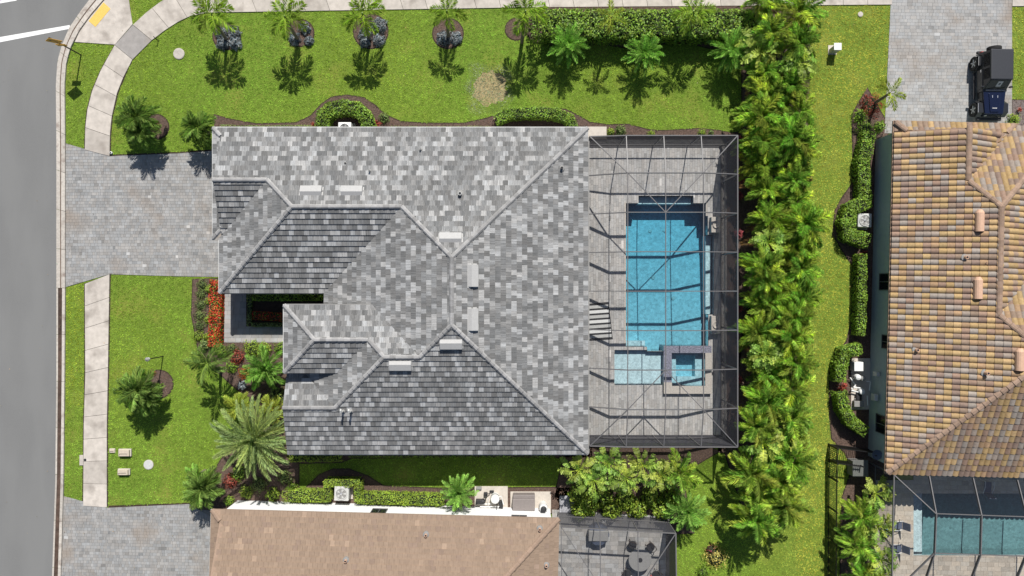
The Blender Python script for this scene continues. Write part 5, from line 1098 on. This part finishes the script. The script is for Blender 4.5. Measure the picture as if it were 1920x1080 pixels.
# street sign
sx, sy = G(152, 103); t = thing('street_sign', 'yellow diamond warning sign with a small plate on a dark post at the corner', 'road sign', (sx, sy, 0))
mb = MB(); mb.tube([(0, 0, 0), (0, 0, 3.3)], .045, 8); mb.build('post', M['brownpost'], t)
mb = MB(); r_ = .54; zc = 2.82; mb.add([(x, y, z) for y in (-.055, -.035) for x, z in ((-r_, zc), (0, zc - r_), (r_, zc), (0, zc + r_))], [(0, 1, 2, 3), (7, 6, 5, 4), (0, 4, 5, 1), (1, 5, 6, 2), (2, 6, 7, 3), (3, 7, 4, 0)]); mb.build('diamond_plate', M['signyellow'], t)
mb = MB(); mb.bar((.09, -.058, zc - .28), (.09, -.058, zc - .02), .055, .004, up=(0, 1, 0)); mb.bar((.1, -.058, zc - .04), (-.12, -.058, zc + .13), .055, .004, up=(0, 1, 0)); mb.add([(-.05, -.06, zc + .22), (-.22, -.06, zc + .2), (-.16, -.06, zc + .02)], [(0, 1, 2)]); mb.build('arrow', M['dark'], t)
mb = MB(); mb.box(-.3, .3, -.055, -.035, 1.9, 2.25); mb.build('lower_plate', M['signyellow'], t)
# lamp post on lawn
sx, sy = G(306, 668); t = thing('post_lamp', 'thin black post lamp above the mulch ring on the front lawn', 'lamp', (sx, sy, 0))
mb = MB(); mb.tube([(0, 0, 0), (0, 0, 2.0)], .035, 8); mb.build('post', M['blackfence'], t); mb = MB(); mb.lathe([(.05, 1.85), (.11, 1.9), (.11, 2.1), (.14, 2.12), (.03, 2.2)], 10); mb.build('lantern', M['midgrey'], t)
mb = MB(); mb.lathe([(.08, 1.92), (.112, 1.93), (.112, 2.06), (.08, 2.07)], 10); mb.build('glass', M['white'], t)
sx, sy = G(297, 76); simple('marker_post', 'short dark hook shaped stake at the curved sidewalk edge', 'stake', [('stake', 'blackfence', lambda b: b.tube([(0, 0, 0), (0, 0, .45), (-.08, .1, .5)], .03, 6), 0)], (sx, sy, 0))
sx, sy = G(210, 287); simple('path_light', 'small white ground light at the upper corner of the driveway', 'lamp', [('body', 'white', lambda b: b.lathe([(.08, 0), (.09, .15), (.05, .18)], 10), 0), ('lens', 'glass', lambda b: b.lathe([(.05, .181), (.045, .19)], 10), 0)], (sx, sy, 0))
def disc(px, py, r, label, m_, h=.05, name='access_cover'):
    x, y = G(px, py); simple(name, label, 'access cover', [('rim', 'kerb', lambda b: b.lathe([(r * 1.1, 0), (r * 1.1, h * .8), (r, h * .82)], 26), 0), ('lid', m_, lambda b: b.lathe([(r, h * .5), (r, h), (r * .9, h + .004)], 26), 0)], (x, y, 0))
disc(336, 101, .34, 'round concrete cover in the upper left lawn', 'kerb', .07); disc(279, 871, .30, 'round grey cover on the lower front lawn', 'lightgrey', .06); disc(1613, 27, .16, 'small brown valve cover in the top right lawn', 'coping', .05)
disc(160.5, 862, .09, 'tiny dark drain cover set in the sidewalk notch', 'dark', .068)
mb = MB(); mb.prism(GL([(150, 853), (157, 853), (157, 872), (150, 872)]), .0, .062); mb.build('sidewalk_notch', M['concrete'], side)
def meterbox(px, py, w_, d_, label, h=.28):
    x, y = G(px, py); simple('utility_pedestal', label, 'utility box', [('base', 'padconc', lambda b: b.box(-w_ / 2, w_ / 2, -d_ / 2, d_ / 2, 0, h * .5), .02), ('lid', 'boxcream', lambda b: b.box(-w_ * .42, w_ * .42, -d_ * .42, d_ * .42, h * .5, h), .02), ('strap', 'dark', lambda b: (b.bar((-w_ * .3, -d_ * .1, h + .004), (w_ * .3, -d_ * .1, h + .004), .025, .008), b.bar((-w_ * .3, -d_ * .1, h + .004), (-w_ * .36, -d_ * .3, h + .004), .025, .008)), 0)], (x, y, 0))
meterbox(236, 848, .85, .5, 'beige concrete utility box, upper of two beside the sidewalk'); meterbox(234, 884, .8, .42, 'beige concrete utility box, lower of two beside the sidewalk')
meterbox(211, 845, .4, .3, 'small beige utility lid between the sidewalk and the upper box', .1)
x, y = G(1560, 97); simple('utility_box', 'upright white and grey utility box on the lawn right of the palm screen', 'utility box', [('pad', 'padconc', lambda b: b.box(-.28, .28, -.2, .42, 0, .06), 0), ('cabinet', 'lightgrey', lambda b: b.box(-.23, .23, -.15, .15, .06, .8), .02), ('lid', 'white', lambda b: b.box(-.25, .25, -.17, .3, .8, .86), .015)], (x, y, 0))
simple('step_slab', 'pale concrete slab outside the top left corner of the pool cage', 'slab', [('slab', 'padconc', lambda b: b.prism(GL([(1098, 238), (1137, 238), (1137, 262), (1098, 262)]), 0, .1), .01)])
simple('step_slab', 'mottled grey stone slab beside the tan roofed house corner', 'slab', [('slab', 'stone', lambda b: b.prism(GL([(1049, 929), (1077, 929), (1077, 960), (1049, 960)]), 0, .12), .01)])
# pump pad at the white wall
def tr(px, py, h=0): return P(px, py, h)
def pbx(px0, py0, px1, py1, z0, z1, h=None):
    h = z1 if h is None else h; a = P(px0, py1, h); b = P(px1, py0, h); return lambda m_: m_.box(a.x, b.x, a.y, b.y, z0, z1)
def pumps(label, pads, tanks, pipes, boxes, name='pool_pump_set'):
    t = thing(name, label, 'pool equipment', (0, 0, 0))
    for q in pads: mb = MB(); pbx(*q, 0, .08)(mb); mb.build('pad', M['padconc'], t, bevel=.01)
    for (x, y, r_, h, m_) in tanks:
        c = P(x, y, h); mb = MB(); mb.lathe([(r_ * .9, .08), (r_, .15), (r_, h * .75), (r_ * .85, h * .92), (r_ * .25, h)], 18, (c.x, c.y, 0)); mb.build('tank', M[m_], t)
        mb = MB(); mb.lathe([(r_ * 1.04, h * .5), (r_ * 1.04, h * .56)], 18, (c.x, c.y, 0)); mb.build('clamp', M['dark'], t)
    for pts, r_, m_ in pipes: mb = MB(); mb.tube([P(*q) for q in pts], r_, 7); mb.build('pipe', M[m_], t)
    for q in boxes:
        mb = MB(); pbx(*q[:6])(mb); mb.build('motor_box', M[q[6]], t, bevel=.02)
    return t
pumps('beige pad with white pipes, a pale filter tank and black pumps at the white wall', [(890, 912, 952, 958)],
      [(928, 938, .3, .9, 'white'), (905, 942, .16, .5, 'dark')], [([(896, 945, .3), (922, 945, .3)], .035, 'white'), ([(900, 950, .45), (944, 950, .45)], .035, 'white'), ([(922, 938, .7), (940, 930, .7), (944, 946, .7)], .035, 'white'), ([(910, 940, .5), (912, 926, .5), (918, 926, .2)], .035, 'dark'), ([(915, 950, .2), (915, 934, .6)], .03, 'white'), ([(932, 945, .5), (932, 952, .9)], .03, 'dark')],
      [(892, 938, 904, 946, .1, .5, 'dark'), (936, 940, 943, 953, .1, .5, 'dark'), (907, 924, 914, 931, .08, .3, 'dark'), (893, 913, 903, 918, .08, .25, 'midgrey'), (918, 920, 926, 924, .08, .2, 'dark')])
simple('generator', 'wide grey brown standby generator on a pale pad at the white wall', 'generator', [('pad', 'padconc', pbx(957, 922, 1033, 962, 0, .1), .01), ('housing', 'brownbox', pbx(961, 936, 1003, 958, .1, .75), .03), ('lid', 'brownbox', pbx(962, 928, 1003, 936, .1, .68), .03)])
x, y = G(1018, 946); simple('water_softener', 'round white tank with black top right of the generator', 'tank', [('tank', 'white', lambda b: b.lathe([(.27, .1), (.28, .9), (.22, 1.0)], 20), 0), ('valve', 'dark', lambda b: (b.lathe([(.2, 1.0), (.2, 1.06), (.08, 1.1)], 16), b.box(-.2, .1, -.28, -.12, .9, 1.1)), 0)], (x, y, 0))
pumps('neighbour pool equipment with white pipes and filter behind the right hedge', [(1596, 672, 1632, 768)],
      [(1611, 708, .2, .8, 'white'), (1618, 735, .2, .6, 'white'), (1620, 710, .19, .7, 'midgrey')], [([(1594, 708, .3), (1604, 722, .3), (1597, 730, .3)], .045, 'white'), ([(1600, 726, .4), (1616, 728, .4)], .045, 'white'), ([(1596, 732, .35), (1612, 736, .35)], .045, 'white'), ([(1625, 715, .6), (1632, 716, .6), (1630, 732, .6)], .035, 'white'), ([(1626, 742, .5), (1627, 760, .5)], .035, 'white'), ([(1602, 748, .2), (1618, 748, .2)], .03, 'lightgrey')],
      [(1602, 679, 1619, 696, .1, .7, 'white'), (1602, 752, 1620, 763, .1, .4, 'midgrey'), (1606, 740, 1616, 750, .1, .35, 'dark')])
for x0, y0, x1, y1, h, lb in ((1644, 698, 1650, 706, 1.6, 'small grey meter box on the neighbour wall, upper'), (1640, 740, 1647, 752, 1.5, 'pale panel box on the neighbour wall above the lower window')):
    simple('wall_box', lb, 'electrical box', [('box', 'lightgrey', pbx(x0, y0, x1, y1, h - .5, h), .015), ('conduit', 'lightgrey', lambda b, x0=x0, y1=y1, h=h: b.tube([P(x0 + 2, y1 - 2, h - .5), P(x0 + 2, y1 - 2, .1)], .02, 6), 0)])
c = P(1643, 852, 1.7); simple('satellite_dish', 'bluish oval satellite dish on the wall by the fence', 'satellite dish', [('dish', 'bluegrey', lambda b: b.lathe([(.03, 0), (.2, .03), (.33, .1), (.33, .115), (.2, .05), (.02, .02)], 20), 0), ('arm', 'midgrey', lambda b: b.bar((0, 0, 0), (.3, 0, -.35), .04, .04), 0), ('receiver', 'dark', lambda b: b.box(-.22, -.12, -.04, .04, .26, .34), 0)], c)
simple('grey_cabinet', 'flat grey lidded storage cabinet beside the black fence gate', 'storage box', [('body', 'midgrey', pbx(1600, 865, 1627, 894, 0, .9), .02), ('lid', 'dkgrey', pbx(1599, 863, 1628, 893, .9, .95), .015)])
# black fence: posts, rails, pickets
def fence(pts, label, h=1.4):
    t = thing('metal_fence', label, 'fence', (*pts[0], 0)); org = Vector((*pts[0], 0))
    for a, b in zip(pts, pts[1:]):
        a = Vector((*a, 0)) - org; b = Vector((*b, 0)) - org; L_ = (b - a).length
        for z in (.15, h - .12): mb = MB(); mb.bar(a + Vector((0, 0, z)), b + Vector((0, 0, z)), .05, .05); mb.build('rail', M['blackfence'], t)
        n = max(1, round(L_ / 2.2))
        for k in range(n + 1): q = a.lerp(b, k / n); mb = MB(); mb.box(q.x - .035, q.x + .035, q.y - .035, q.y + .035, 0, h + .06); mb.build('post', M['blackfence'], t)
        n = int(L_ / .125); pm = None
        for k in range(1, n):
            q = a.lerp(b, k / n)
            if pm is None: mb = MB(); mb.box(-.018, .018, -.018, .018, .06, h); pm = mb.mesh('picket', M['blackfence'])
            o = obj('picket', pm, t); o.location = q
fence([G(1553, 834), G(1550, 1180)], 'long black picket fence along the lawn edge at the lower right')
fence([G(1553, 832), G(1632, 842)], 'short black picket fence from the lawn corner to the barrel roofed house')
fence([G(1553, 860), G(1600, 866)], 'inner black picket gate section beside the grey cabinet')

# furniture -----------------------------------------------------------------
def lounge(px, py, label, rz, h=.45):
    c = P(px, py, h); t = thing('pool_chair', label, 'chair', (c.x, c.y, .05), rz, 'pool chairs on the beige deck')
    for s in (-1, 1): mb = MB(); mb.tube([(-.35, s * .28, 0), (-.35, s * .28, .42), (.1, s * .3, .6), (.45, s * .28, .55), (.45, s * .28, 0)], .022, 6); mb.build('arm_frame', M['white'], t)
    mb = MB(); mb.box(-.3, .4, -.25, .25, .36, .41); mb.build('seat', M['bluegrey'], t, bevel=.02); mb = MB(); mb.bar((-.32, 0, .42), (-.55, 0, .95), .5, .05); mb.build('backrest', M['bluegrey'], t, bevel=.01)
lounge(1683, 985, 'white framed chair on the beige deck, upper of two by the screen wall', PI); lounge(1682, 1028, 'white framed chair on the beige deck, lower of two by the screen wall', PI)
lounge(1722 + 130, 915, 'pale chair behind the screen near the top of the green pool enclosure', 1.5)
x, y = G(1660, 990); simple('toy_basket', 'white rimmed basket of red and blue pool toys beside the deck', 'basket', [('basket', 'white', lambda b: b.lathe([(.3, 0), (.36, .4), (.34, .4), (.3, .05)], 18), 0), ('red_toy', 'redcloth', lambda b: b.lathe([(.05, .3), (.17, .42), (.12, .52)], 12, (.1, .1, 0)), 0), ('blue_toy', 'bluecloth', lambda b: b.lathe([(.05, .3), (.17, .4), (.1, .5)], 12, (-.1, -.08, 0)), 0)], (x, y, 0))
c = P(1200, 1050, .72); t = thing('patio_table', 'round dark patio table under the small screen enclosure', 'table', (c.x, c.y, .05))
mb = MB(); mb.lathe([(.74, .66), (.76, .69), (.74, .71)], 32); mb.build('table_top', M['midgrey'], t); mb = MB(); mb.lathe([(.16, .711), (.14, .73), (.03, .73)], 20); mb.build('hub', M['dark'], t); mb = MB(); mb.lathe([(.4, 0), (.1, .08), (.08, .6), (.3, .66)], 16); mb.build('pedestal', M['dark'], t)
def pchair(px, py, label, rz):
    c = P(px, py, .5); t = thing('patio_chair', label, 'chair', (c.x, c.y, .05), rz, 'chairs round the patio table'); n = 10
    mb = MB(); mb.tube([(-.3 + .02 * abs(k - 5), -.33 + .066 * k, .45 + .42 * math.sin(PI * k / n) ** .5) for k in range(n + 1)], .02, 6); mb.build('back_frame', M['brownpost'], t)
    for k in range(2, 9, 2): mb = MB(); mb.tube([(-.22, -.33 + .066 * k, .42), (-.3, -.33 + .066 * k, .45 + .4 * math.sin(PI * k / n) ** .5)], .01, 5); mb.build('slat', M['brownpost'], t)
    mb = MB(); mb.lathe([(.26, .4), (.28, .43), (.25, .46)], 18); mb.build('seat', M['dark'], t)
    for sx in (-1, 1):
        mb = MB(); mb.tube([(-.26, sx * .3, .62), (.05, sx * .34, .64), (.22, sx * .3, .42)], .018, 6); mb.build('arm', M['brownpost'], t)
        for s2 in (-1, 1): mb = MB(); mb.tube([(s2 * .2, sx * .2, 0), (s2 * .16, sx * .17, .42)], .018, 6); mb.build('leg', M['brownpost'], t)
pchair(1186, 1022, 'dark metal chair at the upper left of the patio table', -PI / 2 - .3); pchair(1220, 1026, 'dark metal chair at the upper right of the patio table', -PI / 2 - .9 ); pchair(1176, 1076, 'dark metal chair at the lower left of the patio table', .9)
pchair(1230, 1078, 'dark metal chair at the lower right of the patio table', PI - .7)
c = P(1123, 1005, .8); simple('covered_grill', 'large dark covered grill near the left of the small screen enclosure', 'grill', [('cover', 'bluegrey', lambda b: b.lathe([(.72, 0), (.74, .3), (.7, .62), (.4, .74)], 10), .02), ('lid', 'midgrey', lambda b: b.box(-.68, .62, -.35, .35, .5, .8), .05), ('handle', 'dark', lambda b: b.tube([(-.4, -.4, .62), (.4, -.4, .62)], .02, 6), 0)], (c.x, c.y, .05))
x, y = G(1222, 1078); simple('cushion', 'red and white cushion on the patio floor beside the table', 'cushion', [('pad', 'redcloth', lambda b: b.box(-.25, .25, -.2, .2, .35, .48), .05)], (x, y, 0), .6)

# the car ---------------------------------------------------------------------
car = thing('off_road_car', 'black hardtop off road car with a navy blue bonnet on the paved drive', 'car', (31.55, 13.4, 0.03), -.01)
# local: x right, y forward is -Y => front at y=-2.1
def cpart(nm, m_, fn, parent=None, bevel=.03, smooth=False):
    mb = MB(); fn(mb); return mb.build(nm, M[m_], parent or car, bevel=bevel)
hw = .80
def tub(b):
    b.prism([(-hw, -.55), (hw, -.55), (hw, 2.05), (-hw, 2.05)], .52, 1.12)
    b.prism([(-.62, -2.0), (.62, -2.0), (hw - .04, -.55), (-hw + .04, -.55)], .5, 1.0)
cpart('body', 'carblack', tub)
cpart('hood', 'carblue', lambda b: b.prism([(-.60, -2.02), (.60, -2.02), (.74, -.52), (-.74, -.52)], 1.0, lambda x, y: 1.08 + .04 * (y + 2) / 1.5), bevel=.05)
cpart('hood_bulge', 'carblue', lambda b: b.prism([(-.28, -1.9), (.28, -1.9), (.4, -.7), (-.4, -.7)], 1.08, lambda x, y: 1.13 + .03 * (y + 2) / 1.5), bevel=.03)
for x in (-.17, .17): cpart('hood_vent', 'chrome', lambda b, x=x: b.box(x - .02, x + .02, -.98, -.82, 1.12, 1.17), bevel=0)
def rf(b):
    n = [(-.72, .02), (.72, .02), (.73, 2.0), (-.73, 2.0)]; b.prism(n, 1.74, 1.85)
cpart('hardtop', 'cartop', rf, bevel=.06)
def cab(b):
    lo = [(-hw + .02, -.42), (hw - .02, -.42), (hw - .02, 2.02), (-hw + .02, 2.02)]; up = [(-.70, .04), (.70, .04), (.71, 1.97), (-.71, 1.97)]
    b.add([(x, y, 1.12) for x, y in lo] + [(x, y, 1.75) for x, y in up], [(0, 1, 5, 4), (1, 2, 6, 5), (2, 3, 7, 6), (3, 0, 4, 7), (4, 5, 6, 7)])
cpart('cabin', 'carblack', cab)
def quadp(pts): return lambda b: b.add(pts + [(p_[0] * 1.0, p_[1], p_[2] - .004) for p_ in pts], [(0, 1, 2, 3), (7, 6, 5, 4)])
cpart('windshield', 'glass', quadp([(-.70, -.40, 1.17), (.70, -.40, 1.17), (.64, .0, 1.73), (-.64, .0, 1.73)]), bevel=0)
cpart('windshield_square', 'lightgrey', quadp([(-.12, -.30, 1.34), (.20, -.30, 1.34), (.2, -.06, 1.68), (-.12, -.06, 1.68)]), bevel=0); cpart('windshield_square_mark', 'dark', quadp([(-.01, -.23, 1.45), (.1, -.2, 1.49), (.09, -.13, 1.60), (-.02, -.16, 1.55)]), bevel=0)  # pale grey square with a dark mark, laid on the windshield
cpart('wiper', 'dark', lambda b: (b.bar((-.5, -.42, 1.19), (-.05, -.34, 1.3), .02, .02), b.bar((.1, -.42, 1.19), (.55, -.34, 1.3), .02, .02)), bevel=0)
cpart('cowl', 'midgrey', lambda b: b.box(-.62, .62, -.54, -.43, 1.13, 1.16), bevel=.01)
for i in range(9): cpart('hood_decal', 'white', lambda b, i=i: b.box(-.16 + i * .034, -.14 + i * .034, -1.68, -1.63, 1.153, 1.158), bevel=0)
for s in (-1, 1):
    for y0, y1, nm in ((.18, .85, 'door_window'), (1.0, 1.82, 'side_window')):
        cpart(nm, 'glass', lambda b, s=s, y0=y0, y1=y1: b.add([(s * .785, y0, 1.2), (s * .785, y1, 1.2), (s * .735, y1, 1.66), (s * .735, y0, 1.66)], [(0, 1, 2, 3), (3, 2, 1, 0)]), bevel=0)
    d = cpart('door', 'carblack', lambda b, s=s: b.box(min(s * hw, s * (hw + .025)), max(s * hw, s * (hw + .025)), -.35, .92, .6, 1.12), bevel=.01)
    cpart('handle', 'chrome', lambda b, s=s: b.box(min(s * (hw + .025), s * (hw + .06)), max(s * (hw + .025), s * (hw + .06)), .72, .88, .98, 1.02), d, bevel=.005)
    cpart('mirror', 'carblack', lambda b, s=s: (b.box(min(s * .84, s * 1.02), max(s * .84, s * 1.02), -.36, -.26, 1.2, 1.38), b.bar((s * .78, -.3, 1.2), (s * .88, -.3, 1.24), .04, .04)), bevel=.02)
    for y0, y1, nm in ((-2.1, -1.1, 'front_fender'), (.98, 1.95, 'rear_fender')):
        f = cpart(nm, 'carblack', lambda b, s=s, y0=y0, y1=y1: (b.box(min(s * .6, s * .98), max(s * .6, s * .98), y0 + .18, y1 - .18, .92, 1.0), b.prism([(s * .66, y1 - .2), (s * .98, y1 - .2), (s * .98, y1 + .03), (s * .66, y1 + .03)], lambda x, y: .62 + (y1 + .03 - y) * 1.3, lambda x, y: .68 + (y1 + .03 - y) * 1.3), b.prism([(s * .66, y0 - .03), (s * .98, y0 - .03), (s * .98, y0 + .2), (s * .66, y0 + .2)], lambda x, y: .62 + (y - y0 + .03) * 1.3, lambda x, y: .68 + (y - y0 + .03) * 1.3)), bevel=.015)
        cpart('trim', 'chrome', lambda b, s=s, y0=y0, y1=y1: b.box(min(s * .975, s * .995), max(s * .975, s * .995), y0 + .2, y1 - .2, .985, 1.01), f, bevel=0)
    for yc in (-1.6, 1.46):
        n = 28; mb = MB(); prof = [(-.14, .30), (-.15, .42), (-.12, .46), (.12, .46), (.15, .42), (.14, .30)]
        vs = [(s * .86 + a, yc + r_ * math.cos(2 * PI * k / n), .44 + r_ * math.sin(2 * PI * k / n)) for a, r_ in prof for k in range(n)]
        mb.add(vs, [(i * n + k, i * n + (k + 1) % n, ((i + 1) % 6) * n + (k + 1) % n, ((i + 1) % 6) * n + k) for i in range(6) for k in range(n)]); wh = mb.build('wheel', M['tyre'], car)
        mb = MB(); mb.tube([(s * .8, yc, .44), (s * .95, yc, .44)], .30, 20); mb.build('rim', M['rim'], wh)
        mb = MB()
        for k in range(5): a = k * 2 * PI / 5; mb.bar((s * .97, yc, .44), (s * .97, yc + .27 * math.cos(a), .44 + .27 * math.sin(a)), .03, .07)
        mb.build('spokes', M['lightgrey'], wh)
    cpart('headlight', 'white', lambda b, s=s: b.tube([(s * .42, -2.0, .84), (s * .42, -2.08, .84)], .1, 14), bevel=0); cpart('tail_light', 'redcloth', lambda b, s=s: b.box(min(s * .66, s * .8), max(s * .66, s * .8), 2.05, 2.1, .78, 1.0), bevel=0)
cpart('grille', 'carblue', lambda b: b.box(-.6, .6, -2.08, -2.0, .62, 1.0), bevel=.02)
for k in range(7): cpart('grille_slot', 'dark', lambda b, k=k: b.box(-.27 + k * .08, -.23 + k * .08, -2.09, -2.08, .68, .95), bevel=0)
cpart('front_bumper', 'dark', lambda b: b.box(-.8, .8, -2.34, -2.12, .42, .62)); cpart('rear_bumper', 'dark', lambda b: b.box(-.8, .8, 2.08, 2.25, .42, .6)); cpart('side_step', 'dark', lambda b: b.box(-.95, -.8, -.9, .9, .38, .44)); cpart('side_step', 'dark', lambda b: b.box(.8, .95, -.9, .9, .38, .44))
mb = MB(); mb.tube([(0, 2.14, 1.02), (0, 2.38, 1.02)], .43, 28); sp = mb.build('spare_wheel', M['tyre'], car, bevel=.05); mb = MB(); mb.tube([(0, 2.37, 1.02), (0, 2.4, 1.02)], .25, 20); mb.build('rim', M['rim'], sp)
for o in car.children:
    o.location.z += .0
for o in bpy.data.objects:
    if o.get('label') and not 4 <= len(o['label'].split()) <= 16: print('LABEL', len(o['label'].split()), o.name, o['label'])
print('objects', len(bpy.data.objects), 'tris', sum(len(m_.polygons) for m_ in bpy.data.meshes))
